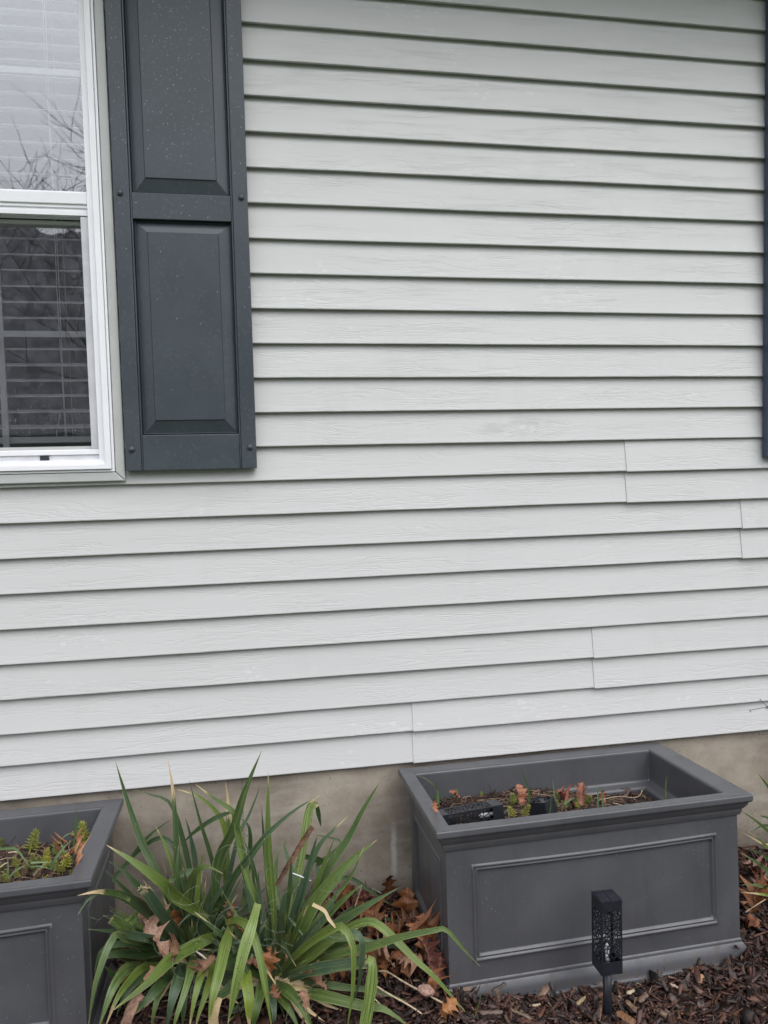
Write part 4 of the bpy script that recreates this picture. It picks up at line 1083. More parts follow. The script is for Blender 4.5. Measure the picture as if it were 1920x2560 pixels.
setl(c4, Y2, [
    ([(440, 1400, -.32), (428, 1000, -.28), (405, 700, -.26), (402, 430, -.24), (405, 212, -.22)], 2.7, (.35, .03, .3, .1)),
    ([(60, 1190, -.2), (190, 860, -.26), (300, 710, -.29), (400, 580, -.3), (560, 440, -.3), (712, 352, -.3)], 2.2, (0.02, .03, .2, .6)),
    ([(450, 1350, -.3), (560, 900, -.2), (620, 600, -.15), (650, 430, -.12), (690, 392, -.118)], 2.9, (.4, 0, .8, .1), dict(blunt=True)),
    ([(688, 392, -.116), (700, 450, -.112), (717, 540, -.11)], 1.5, GD, dict(n=8)),
    ([(560, 1180, -.3), (740, 820, -.3), (870, 620, -.3), (970, 430, -.3), (1070, 265, -.3)], 2.5, (.15, .02, .3, .3)),
    ([(500, 1380, -.32), (640, 1050, -.33), (790, 850, -.34), (930, 710, -.34), (1048, 615, -.34)], 4.2, (.28, .01, .7, .1)),
    ([(600, 1200, -.33), (760, 1000, -.35), (900, 820, -.36), (975, 645, -.36)], 1.3, (.2, .1, .4, .4)),
    ([(560, 1050, -.2), (690, 680, -.15), (790, 560, -.13), (875, 475, -.12)], 1.7, T(GD, .13)),
    ([(510, 1180, -.31), (600, 930, -.34), (660, 720, -.34), (697, 580, -.34)], 2.6, GB),
    ([(490, 1180, -.31), (530, 900, -.34), (541, 710, -.35)], 1.7, G),
    ([(600, 1150, -.31), (700, 850, -.31), (760, 700, -.31), (802, 590, -.31)], 1.5, (.3, 0, .3, .1)),
    ([(520, 1330, -.3), (780, 1140, -.35), (960, 1020, -.38), (1170, 903, -.4)], 2.8, (.12, 0, .5, .5)),
    ([(430, 1200, -.2), (385, 700, -.15), (363, 405, -.14)], 1.3, GB),
    ([(430, 1380, -.31), (350, 1050, -.30), (270, 800, -.28), (215, 600, -.26), (200, 470, -.25)], 2.3, (.3, 0, .4, .1)),
    ([(420, 1350, -.31), (380, 1120, -.31), (350, 930, -.30), (345, 790, -.30)], 1.9, GB),
    ([(400, 1300, -.31), (330, 1080, -.31), (290, 950, -.31), (240, 830, -.31)], 2.3, GB),
    ([(470, 1330, -.32), (480, 1080, -.36), (500, 950, -.37), (510, 880, -.37)], 2.4, GB),
    ([(640, 1080, -.3), (560, 850, -.2), (500, 650, -.13), (530, 610, -.11)], 2.2, GD),
    ([(640, 1100, -.25), (690, 900, -.15), (700, 760, -.1), (740, 730, -.09), (835, 628, -.05), (650, 578, -.03)], 1.6, GD),
    ([(600, 1250, -.3), (740, 1080, -.3), (860, 960, -.3), (960, 880, -.3)], 2.2, (.3, 0, .4, 0)),
    ([(600, 1150, -.25), (760, 900, -.12), (880, 840, -.10), (1010, 920, -.12), (1150, 1010, -.14)], 1.8, GD),
    ([(640, 1250, -.3), (860, 1060, -.22), (960, 1020, -.18), (1100, 1080, -.18), (1240, 1110, -.2)], 2.0, GD),
    ([(560, 700, -.13), (640, 720, -.12), (740, 760, -.10), (780, 900, -.12)], 2.0, GD),
    ([(520, 1150, -.28), (450, 900, -.2), (460, 700, -.16), (490, 640, -.14)], 2.0, (.25, 0, .3, .1)),
    ([(300, 1180, -.26), (330, 900, -.22), (300, 720, -.2), (260, 620, -.18)], 2.0, G),
])
setl(cB, Y2, [
    ([(600, 1000, -.30), (750, 850, -.36), (950, 620, -.42), (1100, 440, -.44), (1240, 190, -.44)], 2.6, (.02, 0, .3, 1)),
    ([(680, 1000, -.32), (850, 880, -.38), (1050, 760, -.42), (1290, 680, -.45)], 2.4, (.4, 0, .4, 0)),
    ([(640, 1060, -.31), (800, 960, -.37), (1000, 850, -.42), (1200, 720, -.45)], 2.2, (.5, 0, .5, 0)),
    ([(650, 950, -.33), (1000, 720, -.4), (1350, 680, -.44), (1550, 710, -.45), (1770, 748, -.46)], 2.3, (.12, .06, .5, .2)),
    ([(600, 1050, -.32), (900, 760, -.42), (1200, 575, -.5), (1300, 600, -.53), (1380, 760, -.55), (1385, 1000, -.56), (1370, 1300, -.56), (1310, 1660, -.56)], 2.2, (.55, 0, .4, 0), dict(fold=.3)),
    ([(1250, 640, -.47), (1400, 620, -.49), (1470, 720, -.505), (1475, 880, -.51), (1440, 1150, -.515), (1360, 1400, -.52)], 1.7, (0, 0, .3, .9), dict(twist=.6)),
    ([(620, 1130, -.33), (850, 1040, -.4), (1100, 990, -.45), (1380, 945, -.49), (1530, 925, -.515)], 3.2, (.08, 0, .3, .8), dict(blunt=True)),
    ([(1528, 905, -.52), (1580, 950, -.535), (1560, 1250, -.55), (1490, 1660, -.56)], 3.1, PS, dict(blunt=True, n=12, label='pale striped leaf folded over and hanging down')),
    ([(330, 900, -.36), (365, 600, -.41), (392, 345, -.455)], 2.4, GB, dict(blunt=True)),
    ([(392, 330, -.46), (330, 560, -.52), (240, 850, -.55), (160, 1200, -.57), (80, 1580, -.57)], 3.0, (.5, .04, 1.0, .3), dict(label='pale striped leaf bent over at the top')),
    ([(60, 520, -.3), (180, 500, -.36), (290, 560, -.42), (370, 720, -.47), (430, 960, -.5), (480, 1250, -.52), (545, 1660, -.53)], 2.3, (.5, 0, .5, 0)),
    ([(240, 960, -.34), (270, 1100, -.43), (300, 1300, -.47), (300, 1460, -.48), (305, 1640, -.48)], 3.4, (1, .12, .1, 0), dict(label='yellow leaf with a withered brown tip')),
    ([(450, 1080, -.34), (420, 1250, -.42), (370, 1450, -.46), (330, 1680, -.46)], 2.9, (.2, 0, .1, .1)),
    ([(560, 1150, -.34), (700, 1230, -.42), (850, 1400, -.48), (980, 1680, -.5)], 3.0, (.22, 0, .3, .2)),
    ([(540, 1200, -.34), (650, 1330, -.42), (750, 1480, -.46), (840, 1680, -.48)], 2.1, (.3, 0, .1, 0)),
    ([(700, 1200, -.35), (870, 1240, -.4), (1150, 1300, -.46), (1500, 1390, -.51), (1700, 1420, -.53), (1990, 1620, -.55)], 3.0, (.3, 0, .4, 0)),
    ([(800, 1130, -.35), (1090, 1165, -.42), (1300, 1195, -.44), (1624, 1227, -.47), (1800, 1290, -.48), (1964, 1350, -.49)], 1.9, (.15, 0, .2, .2)),
    ([(200, 880, -.33), (130, 900, -.38), (60, 960, -.42), (-40, 1100, -.44)], 2.4, GD),
    ([(480, 1100, -.33), (380, 1060, -.38), (250, 1040, -.42)], 2.0, (.2, 0, .1, 0)),
    ([(500, 1100, -.34), (540, 1250, -.40), (560, 1450, -.44), (560, 1640, -.45)], 2.2, GB),
])
setl(cC, Y2, [
    ([(-640, 1140, -.33), (-300, 1040, -.38), (0, 930, -.44), (300, 860, -.49), (620, 760, -.54), (950, 692, -.58), (1100, 680, -.59), (1270, 870, -.60), (1455, 1065, -.605)], 2.3, (.28, .02, .5, .1), dict(n=30, label='long leaf whose thin tip hangs in front of the planter')),
    ([(-500, 1000, -.33), (-100, 790, -.38), (60, 680, -.4), (200, 612, -.42), (330, 597, -.44), (440, 660, -.46), (600, 810, -.48), (800, 1010, -.51), (1000, 1190, -.53), (1340, 1580, -.545)], 2.3, (.5, 0, .5, 0), dict(n=30)),
    ([(-560, 1000, -.33), (-200, 900, -.36), (40, 830, -.39), (250, 640, -.41), (340, 640, -.42)], 2.4, (.2, 0, .3, .1)),
    ([(380, 850, -.3), (560, 840, -.3), (640, 870, -.32), (700, 960, -.33)], 1.6, GD),
])

# darker filler leaves deep in both clumps, all leaning away from the front
for plant, c0, nn in ((Y1, Vector((-0.23, -0.17, 0.03)), 58), (Y2, Vector((-0.005, -0.29, 0.03)), 58)):
    for i in range(nn):
        az = random.uniform(-0.15, math.pi + 0.15) if i % 3 else random.uniform(math.pi, 2 * math.pi)
        el = random.uniform(0.15, 1.1) if i % 3 else random.uniform(0.0, 0.45)
        Ln = random.uniform(0.20, 0.38) * (0.75 if i % 3 == 0 else 1)
        d = Vector((math.cos(az) * math.cos(el), math.sin(az) * math.cos(el) * 0.55, math.sin(el)))
        P = []
        for t in (0, 0.3, 0.65, 1.0):
            q = c0 + d * (Ln * t) + Vector((0, 0, -0.22 * Ln * t * t * (1 + math.cos(el))))
            q.y = min(q.y, -0.02); q.z = max(q.z, hgt(q.x, q.y) + 0.006)
            if q.x < -0.38: q.x = -0.38 + 0.1 * (q.x + 0.38)
            P.append(q)
        strap(plant, P, random.uniform(0.012, 0.026), (random.uniform(-.35, .45), random.choice([0, 0, .06, .12]), random.uniform(0, .5), random.random() * .7), twist=random.uniform(-.5, .5), n=10)

for plant, c0, nn in ((Y1, Vector((-0.22, -0.20, 0.04)), 54), (Y2, Vector((0.0, -0.32, 0.04)), 58)):
    for i in range(nn):                       # narrow upright and kinked blades packed between the large ones
        az = random.uniform(0, 2 * math.pi); el = random.uniform(0.75, 1.45); Ln = random.uniform(0.20, 0.36)
        d = Vector((math.cos(az) * math.cos(el), math.sin(az) * math.cos(el) * 0.6, math.sin(el))); kink = random.random() < 0.3; kt = random.uniform(.5, .75)
        kd = Vector((random.uniform(-1, 1), random.uniform(-.8, .2), random.uniform(-.9, .1))).normalized()
        P = [c0 + d * (Ln * t) + Vector((0, 0, -0.10 * Ln * t * t)) for t in ((0, .25, .5, .75, 1.0) if not kink else (0, .25, kt - .04, kt))]
        if kink: P += [P[-1] + kd * Ln * .12, P[-1] + kd * Ln * .3]
        for q in P: q.y = min(q.y, -.02)
        strap(plant, P, random.uniform(0.010, 0.019), (random.uniform(-.5, .5), random.choice([0, 0, .05, .12]), random.uniform(0, .5), random.random()), twist=random.uniform(-.8, .8), n=14)
    for i in range(16):                       # limp dead blades at the base
        az = random.uniform(0, 2 * math.pi); Ln = random.uniform(.10, .22); d = Vector((math.cos(az), math.sin(az) * .8, 0)); P = []
        for t in (0, .35, .7, 1.0):
            q = Vector((c0.x, c0.y - .04, 0)) + d * (Ln * t); q.y = min(q.y, -.02); q.x = max(q.x, -.37); q.z = hgt(q.x, q.y) + .05 * math.sin(math.pi * min(1, t + .2)) + .008; P.append(q)
        strap(plant, P, random.uniform(.010, .018), (0, 1.2, 0, 0), twist=random.uniform(-1, 1), n=8, fold=.5)

# dead stalks and fibres of the clumps
def stalk(name, label, pts, rad, mat=None, cat='twig', group=None, parent=None):
    P = catmull(pts, 14); rr_ = [rad * (0.8 + 0.35 * noise.noise(p * 60)) for p in P]
    o = MB().tube(P, rr_, 7).build(name, mat or M_STRAW, parent, True)
    if parent is None: tag(o, label, cat, group)
    return o


strap(Y2, [c4(455, 885, -.29), c4(520, 770, -.30), c4(600, 640, -.30), c4(668, 535, -.31)], 0.017, (0, 0, 0, 0), blunt=True, name='dead_stalk', label='brown dead stalk with a ragged cut end', mat=mat_plain('dead_stalk_brown', (0.16, 0.085, 0.05), 0.8, 0.5, 120, 0.8), fold=0.7)
strap(Y2, [cB(1200, 575, -.5), cB(1130, 490, -.49), cB(1080, 400, -.48), cB(960, 335, -.47)], 0.0095, (0, 1.2, 0, 0), blunt=True, name='leaf', label='dry cream coloured leaf tip')
strap(Y1, [cA(640, 1270, -.5), cA(560, 1350, -.52), cA(500, 1500, -.53), cA(460, 1640, -.53)], 0.026, (0, 0, 0, 0), blunt=True, name='dead_leaf', label='withered brown leaf folded under the clump', mat=mat_plain('withered_leaf', (0.21, 0.125, 0.085), 0.8, 0.5, 90, 0.8), fold=0.5)
strap(Y1, [cA(1450, 1300, -.52), cA(1400, 1450, -.53), cA(1390, 1640, -.53)], 0.022, (0, 1.2, 0, 0), blunt=True, name='dead_leaf', fold=.5)
# frayed end of the broken leaf
fm = MB(); p0 = cA(665, 165, -.4)
for _ in range(16):
    d = Vector((random.uniform(-1, 1) - .3, random.uniform(-.6, .3), random.uniform(.1, 1))).normalized() * random.uniform(.006, .014)
    s0 = p0 + Vector((random.uniform(-.011, .011), 0, random.uniform(-.005, .003)))
    fm.tube([s0 - Y1.location, s0 + d * .6 - Y1.location, s0 + d + Vector((0, 0, -.002)) - Y1.location], [.0011, .0008, .0003], 4)
fm.build('frayed_fibres', M_STRAW, Y1)
for plant, cc, nn in ((Y1, Vector((-0.2, -0.36, 0.22)), 30), (Y2, Vector((0.02, -0.40, 0.20)), 32)):
    tm = MB()
    for _ in range(nn):
        p = cc + Vector((random.gauss(0, .10), random.gauss(0, .045), random.gauss(0, .085))); r_ = random.uniform(.008, .035); a0 = random.uniform(0, 6.3); sp_ = random.uniform(1.2, 4.0)
        e1 = Vector((random.gauss(0, 1), random.gauss(0, .4), random.gauss(0, 1))).normalized(); e2_ = e1.cross(Vector((0, 1, 0))).normalized()
        pts = [p + (e1 * math.cos(a0 + t * sp_) + e2_ * math.sin(a0 + t * sp_)) * r_ * (1 + .6 * t) + Vector((0, 0, -.02 * t)) - plant.location for t in np.linspace(0, 1, 9)]
        tm.tube(pts, 0.00020, 3, False)
    tag(tm.build('curling_fibres', M_THREAD, plant), kind='stuff')

# the plant beyond the planter, cut by the right edge
Y3 = empty('yucca_plant', 'clump of strap leaves at the right edge, right of the planter', 'plant', (1.74, -0.17, 0.03), group='yucca plants')




setl(cF, Y3, [
    ([(760, 1750, -.17), (520, 1150, -.13), (369, 910, -.1), (300, 820, -.09), (235, 755, -.08)], 2.0, (.2, .07, .3, .2)),
    ([(800, 1750, -.18), (600, 1500, -.14), (369, 1320, -.12), (250, 1220, -.11), (110, 1125, -.1)], 1.7, (.3, 0, .4, .1)),
    ([(820, 1700, -.16), (600, 1350, -.1), (369, 1200, -.07), (290, 1180, -.06), (230, 1145, -.05)], 1.8, T(G, .08)),
    ([(800, 1800, -.2), (560, 1600, -.2), (369, 1470, -.2), (280, 1390, -.2), (180, 1325, -.19)], 1.6, (.5, .05, .6, 0)),
    ([(800, 1800, -.2), (560, 1780, -.24), (369, 1680, -.24), (250, 1600, -.24), (120, 1520, -.23)], 2.4, (.1, 0, .2, .6)),
    ([(800, 1780, -.18), (560, 1650, -.17), (369, 1570, -.16), (270, 1510, -.15), (160, 1480, -.14)], 2.0, GD),
    ([(800, 1820, -.2), (560, 1850, -.28), (369, 1840, -.31), (250, 1815, -.32), (130, 1815, -.33)], 2.0, (.15, 0, .4, .3)),
    ([(800, 1840, -.2), (560, 1920, -.29), (369, 1910, -.33), (250, 1895, -.34), (120, 1885, -.345)], 1.5, (.7, .15, .5, 0)),
    ([(780, 1700, -.15), (600, 1350, -.06), (430, 1290, -.05), (320, 1270, -.045), (190, 1340, -.045)], 1.8, GD),
    ([(800, 1800, -.2), (500, 1480, -.17), (330, 1440, -.16), (220, 1380, -.15), (125, 1330, -.14)], 1.0, (.5, 1.2, 0, 0)),
])
for i in range(26):
    az = random.uniform(0, 2 * math.pi); el = random.uniform(0.3, 1.3); Ln = random.uniform(.25, .45)
    if abs(math.cos(az)) > .5 and math.cos(az) < 0: Ln = .24
    d = Vector((math.cos(az) * math.cos(el), math.sin(az) * math.cos(el) * (.4 if math.sin(az) > 0 else .9), math.sin(el)))
    P = []
    for t in (0, .35, .7, 1):
        q = Vector((1.76, -0.18, .03)) + d * (Ln * t) + Vector((0, 0, -.3 * Ln * t * t)); q.y = min(q.y, -.02); q.z = max(q.z, .03); P.append(q)
    strap(Y3, P, random.uniform(.018, .028), (random.uniform(0, .4), 0, random.uniform(0, .5), random.random()), n=10)

# thorny shrub whose twigs reach in at the right edge
sh_ = empty('thorny_shrub', 'dark thorny shrub twigs reaching in at the right edge', 'shrub', (1.98, -0.22, 0.03))
M_TW = mat_plain('dark_twig', (0.03, 0.024, 0.022), 0.8)
O_ = sh_.location


def twig(pts, r_, thorn=True):
    P = catmull(pts, 14)
    mb = MB().tube([p - O_ for p in P], [r_ * (1 - .7 * i / 14) for i in range(15)], 6)
    if thorn:
        for i in range(2, 15):
            for _ in range(2):
                d = Vector((random.gauss(0, 1), random.gauss(0, .6), random.gauss(0, 1))).normalized() * random.uniform(.006, .013)
                mb.tube([P[i] - O_, P[i] + d - O_], [r_ * .45, r_ * .1], 4)
    mb.build('twig', M_TW, sh_)


B0 = Vector((1.98, -.22, .03))
twig([B0, Vector((1.93, -.2, .25)), cF(480, 60, -.16), cF(369, 170, -.15), cF(290, 185, -.15), cF(205, 205, -.15)], .0028)
twig([Vector((1.93, -.2, .25)), cF(480, 260, -.15), cF(369, 180, -.15), cF(300, 110, -.15)], .0024)
twig([Vector((1.93, -.2, .25)), cF(480, 440, -.14), cF(369, 440, -.13), cF(290, 430, -.12)], .0022)
for i in range(16):
    a = random.uniform(-1.0, 1.6); e = B0 + Vector((math.sin(a) * .22 + .1, random.uniform(-.12, .14), random.uniform(.35, .75)))
    twig([B0, (B0 + e) / 2 + Vector((random.uniform(-.05, .05), 0, .06)), e], .0028)


# ------------------------------------------------------------ oak leaves
OUT = [(0.0, .015), (.05, .05), (.11, .11), (.16, .19), (.19, .24), (.23, .17), (.29, .13), (.36, .19), (.42, .30), (.47, .38), (.48, .27), (.52, .17), (.57, .16), (.63, .25), (.70, .36), (.74, .34), (.74, .23), (.77, .15), (.82, .17), (.89, .22), (.89, .15), (.94, .09), (1.0, .0)]


def oak_mesh(seed, curl, cup, crumple, skinny=1.0):
    rg = random.Random(seed); v = []; uv = []; f = []
    k1, k2 = rg.uniform(.8, 1.2), rg.uniform(.8, 1.2)
    rows = []
    for i, (t, h) in enumerate(OUT):
        hl = h * k1 * rg.uniform(.8, 1.15) * skinny; hr = h * k2 * rg.uniform(.8, 1.15) * skinny
        tm_ = i / (len(OUT) - 1)
        rows.append([(-hl, t + rg.uniform(-.01, .01)), (-hl * .5, (t + tm_) / 2), (0, tm_), (hr * .5, (t + tm_) / 2), (hr, t + rg.uniform(-.01, .01))])
    ph = rg.uniform(0, 50)
    for row in rows:
        for x, t in row:
            z = cup * x * x * 3 + curl * math.sin(t * 2.6 + .3) * .3 + crumple * .16 * noise.noise(Vector((x * 4 + ph, t * 4, ph))) + crumple * .05 * noise.noise(Vector((x * 12, t * 12 + ph, 0)))
            xx = x * (1 - .18 * abs(cup)); a = curl * 1.1 * (t - .5)
            v.append((xx, (t - .5) * math.cos(a * .6), z + (t - .5) * math.sin(a * .6) * .3)); uv.append((x, t))
    for i in range(len(rows) - 1):
        for j in range(4): f.append((i * 5 + j, i * 5 + j + 1, (i + 1) * 5 + j + 1, (i + 1) * 5 + j))
    b = len(v)
    for s_x in (-.008, .008):       # petiole
        v += [(s_x, -.5, v[2][2]), (s_x * .8, -.66, v[2][2] + .03 * rg.uniform(-1, 1))]; uv += [(0, 0), (0, 0)]
    f.append((b, b + 2, b + 3, b + 1))
    me = bpy.data.meshes.new('oak_leaf'); me.from_pydata(v, [], f); ul = me.uv_layers.new(name='uv')
    li = np.empty(len(me.loops), dtype=np.int32); me.loops.foreach_get("vertex_index", li); ul.data.foreach_set("uv", np.array(uv, dtype=np.float32)[li].ravel())
    me.polygons.foreach_set("use_smooth", [True] * len(me.polygons)); me.materials.append(M_OAK)
    return me


OM = [oak_mesh(i, c, cu, cr, sk) for i, (c, cu, cr, sk) in enumerate([(.8, .5, 1, 1), (-.6, .9, 1.2, 1), (1.3, -.7, 1.4, .9), (.3, 1.4, 1.6, .9), (-1.2, .3, 1.0, 1.1), (1.8, 1.6, 2.2, 1)])]
RED = (.20, .072, .030, 1); ORG = (.30, .115, .040, 1); TAN = (.30, .17, .105, 1); DKR = (.12, .045, .025, 1); PNK = (.33, .20, .14, 1); MAR = (.13, .04, .035, 1)


def oak(pos, size, rz, tilt, roll, me, colr, label, group='fallen brown oak leaves'):
    o = bpy.data.objects.new('oak_leaf', OM[me]); link(o); o.location = pos; o.scale = (size,) * 3
    k = random.uniform(.8, 1.2); o.color = (colr[0] * k, colr[1] * k, colr[2] * k, 1)
    # face the viewer side: start lying flat, tilt its top away
    o.rotation_euler = (R(tilt), R(roll), R(rz)); tag(o, label, 'leaf', group)
    return o


OAKS = [
    (cA(790, 610, -.36), .130, 60, 52, 0, 1, PNK, 'large pale crumpled oak leaf caught in the left clump, upper of two'),
    (cA(770, 850, -.42), .130, -75, 48, 0, 4, TAN, 'large pale crumpled oak leaf caught in the left clump, lower of two'),
    (cA(985, 540, -.24), .075, 5, 85, 0, 1, ORG, 'narrow upright orange leaf between the blades of the left clump'),
    (cA(1530, 390, -.24), .060, 20, 70, 10, 2, RED, 'small reddish leaf standing between the two clumps'),
    (cA(1600, 590, -.33), .050, 80, 40, 10, 0, ORG, 'small tan leaf just left of the bent striped blade'),
    (cA(480, 1050, -.38), .055, 60, 30, 0, 4, ORG, 'small orange leaf low at the left of the left clump'),
    (cA(1340, 970, -.40), .075, -40, 60, 30, 5, TAN, 'folded tan leaf in the middle of the left clump'),
    (cB(540, 920, -.37), .078, -25, 68, 10, 0, ORG, 'bright orange oak leaf at the foot of the right clump'),
    (cB(700, 770, -.35), .068, -15, 80, 10, 1, ORG, 'upright orange oak leaf beside the bluish blades of the right clump'),
    (cB(960, 1140, -.42), .080, 60, 30, 5, 3, TAN, 'tattered lacy brown leaf on the mulch in front of the right clump'),
    (cB(870, 1340, -.47), .055, 10, 25, 10, 2, TAN, 'small tattered leaf below the lacy brown leaf'),
    (cB(590, 1220, -.44), .045, 30, 20, 0, 4, RED, 'small reddish leaf under the front of the right clump'),
    (cB(340, 1000, -.40), .05, 80, 30, 0, 0, DKR, 'dark leaf behind the yellow blade'),
    (cC(550, 260, -.035), .085, 15, 72, 0, 4, RED, 'red brown leaf leaning on the foundation behind the drift'),
    (cC(700, 430, -.10), .125, -10, 78, 0, 0, ORG, 'tall orange oak leaf standing against the planter corner'),
    (cC(420, 540, -.20), .11, 65, 45, 0, 1, ORG, 'large orange leaf left of the tall standing leaf'),
    (cC(390, 690, -.27), .10, -60, 45, 0, 3, RED, 'red brown leaf below the large orange leaf'),
    (cC(240, 585, -.24), .08, 80, 30, 0, 2, RED, 'leaf lying at the left end of the drift'),
    (cC(650, 600, -.20), .07, 60, 30, 0, 4, RED, 'small leaf beneath the tall standing leaf'),
    (cC(690, 670, -.24), .08, -80, 25, 0, 0, DKR, 'dark leaf lying flat in the middle of the drift'),
    (cC(900, 690, -.36), .095, -35, 70, -10, 0, ORG, 'pointed tan orange leaf propped against the planter side'),
    (cC(800, 810, -.38), .09, 70, 35, 0, 5, RED, 'curled leaf below the propped leaf'),
    (cC(900, 960, -.40), .10, 20, 50, 0, 3, MAR, 'wet maroon leaf beside the planter corner'),
    (cC(1010, 1110, -.45), .08, -30, 45, 0, 1, MAR, 'shiny dark red leaf right at the front corner of the planter'),
    (cC(720, 1080, -.40), .09, 75, 25, 0, 2, TAN, 'brown wet leaf lying below the maroon leaf'),
    (cC(840, 1200, -.44), .075, 10, 50, 20, 5, ORG, 'curled brown leaf behind the seed husk'),
    (cC(370, 970, -.36), .08, 5, 60, 0, 4, ORG, 'orange leaf behind the hanging striped blade'),
    (cC(460, 1040, -.38), .06, 0, 60, 0, 1, ORG, 'small orange leaf right of the hanging striped blade'),
    (cC(1130, 1490, -.555), .060, -50, 45, 30, 2, (.42, .18, .055, 1), 'bright orange curled leaf on the mulch in front of the planter corner'),
    (cC(60, 990, -.36), .08, 70, 30, 0, 0, RED, 'brown leaf among the arching blades of the right clump'),
    (cC(250, 930, -.37), .06, 20, 45, 0, 4, RED, 'brown leaf under the long arching blade'),
    (cF(250, 1720, -.22), .10, 60, 45, 0, 3, (.24, .12, .09, 1), 'pinkish brown leaf under the clump at the right edge'),
    (cF(280, 1960, -.30), .12, -60, 40, 0, 0, ORG, 'spotted tan orange leaf at the right edge beside the planter'),
]
for q in OAKS: oak(*q)
rg = random.Random(5)


def leafword(x, y, xm, ym, where):
    return '%s oak leaf %s, %s' % ('brown', where, ('near the foundation' if y > ym else 'toward the front') + (', left half' if x < xm else ', right half'))


for i in range(34):                       # the drift between the plants and the planter
    x = rg.uniform(.08, .44); y = rg.uniform(-.40, -.03)
    if x > .36 and y < -.44: continue
    oak((x, y, hgt(x, y) + rg.uniform(.008, .028)), rg.uniform(.06, .10), rg.uniform(0, 360), rg.uniform(-25, 30), rg.uniform(-25, 25), rg.randrange(6), rg.choice([RED, DKR, MAR, RED, ORG, TAN]),
        leafword(x, y, .26, -.2, 'in the drift beside the planter'), 'oak leaves in the drift beside the planter')
for i in range(16):
    x = rg.uniform(-.36, .1); y = rg.uniform(-.36, -.04)
    oak((x, y, hgt(x, y) + rg.uniform(.01, .03)), rg.uniform(.05, .09), rg.uniform(0, 360), rg.uniform(-25, 30), rg.uniform(-25, 25), rg.randrange(6), rg.choice([RED, DKR, TAN]),
        leafword(x, y, -.13, -.2, 'buried under the spiky clumps'), 'oak leaves buried under the clumps')
for i in range(6):
    x = rg.uniform(1.36, 1.6); y = rg.uniform(-.40, -.05)
    oak((x, y, hgt(x, y) + rg.uniform(.01, .02)), rg.uniform(.06, .09), rg.uniform(0, 360), rg.uniform(-20, 25), rg.uniform(-20, 20), rg.randrange(6), rg.choice([RED, DKR, TAN]),
        'brown oak leaf on the mulch right of the planter', 'oak leaves right of the planter')

# ------------------------------------------------------------ loose stalks, husk, bark
stalk('dry_stalk', 'long pale dry stalk lying across the mulch left of the planter', [cC(395, 1112, -.40), cC(490, 1118, -.42), cC(640, 1210, -.45), cC(800, 1300, -.48), cC(1080, 1450, -.53)], .0030)
stalk('dry_stalk', 'thin tan stalk below the long pale stalk', [cC(370, 1262, -.47), cC(500, 1345, -.49), cC(690, 1450, -.52), cC(860, 1560, -.545)], .0026)
stalk('dry_stalk', 'short white stalk right of the hanging striped blade', [cC(360, 1400, -.50), cC(420, 1460, -.51), cC(480, 1520, -.52)], .0022)
stalk('dry_stalk', 'thin upright straw with a cut end near the foundation', [cC(150, 450, -.20), cC(190, 340, -.20), cC(228, 220, -.20)], .0018)
stalk('dry_stalk', 'white dry sliver by the foundation left of the planter', [cC(335, 250, -.06), cC(380, 278, -.06), cC(430, 306, -.06)], .0017, M_THREAD)
stalk('dry_stalk', 'white stick crossing the upright blades', [cB(750, 12, -.34), cB(840, 45, -.34), cB(945, 92, -.34)], .0016, M_FROST)
stalk('dry_stalk', 'pale cut stalk in the middle of the left clump', [cA(1205, 825, -.38), cA(1270, 870, -.40), cA(1340, 930, -.42)], .0030, mat_plain('pale_cut_stalk', (.5, .4, .36), .7))
stalk('dry_stalk', 'straw sticking out from the right side of the planter', [cF(160, 2070, -.40), cF(250, 2010, -.40), cF(345, 1950, -.40)], .0016)
hp = cC(895, 1310, -.50)
bmh = bmesh.new(); bmesh.ops.create_icosphere(bmh, subdivisions=3, radius=.016)
for v_ in bmh.verts:
    c = v_.co; c.x *= 1.35; c.z *= .75; d = 1 + .22 * noise.noise(c * 160) + .1 * noise.noise(c * 400); v_.co = c * d
me = bpy.data.meshes.new('seed_husk'); bmh.to_mesh(me); bmh.free(); me.materials.append(mat_plain('husk_pink', (.36, .22, .17), .8, .4, 160, .9)); me.polygons.foreach_set("use_smooth", [True] * len(me.polygons))
o = bpy.data.objects.new('seed_husk', me); link(o); o.location = hp; o.rotation_euler = (0, R(18), 0); tag(o, 'pinkish crumpled seed husk on the mulch left of the planter', 'husk')


def bark_piece(label, p0, p1, wid, colr, th=.006):
    p0, p1 = Vector(p0), Vector(p1); n = 9; T_ = (p1 - p0).normalized(); S = T_.cross(Vector((0, -.4, 1))).normalized(); Nn = S.cross(T_); v = []; f = []
    for i in range(n + 1):
        t = i / n; w_ = wid * .5 * (.86 if 0 < i < n else .45) * (1 + .55 * noise.noise(Vector((t * 5, p0.x * 50, 0))))
        c = p0.lerp(p1, t) + Nn * .004 * noise.noise(Vector((t * 4, 3, p0.x * 30)))
        for s_x, h in ((-1, 0), (-.6, .7), (0, 1), (.6, .6), (1, 0), (.5, -.8), (-.5, -.8)):
            v.append(c + S * (s_x * w_) + Nn * (h * th * .5 + .0012 * noise.noise(Vector((t * 22, s_x * 5, p0.x * 9)))))
    for i in range(n):
        for j in range(7): f.append((i * 7 + j, i * 7 + (j + 1) % 7, (i + 1) * 7 + (j + 1) % 7, (i + 1) * 7 + j))
    f += [tuple(range(7))[::-1], tuple(n * 7 + j for j in range(7))]
    o = mesh_obj('bark_piece', v, f, M_OBJ, None, False); o.color = (*colr, 1); return tag(o, label, 'bark', 'larger pieces of bark on the mulch')




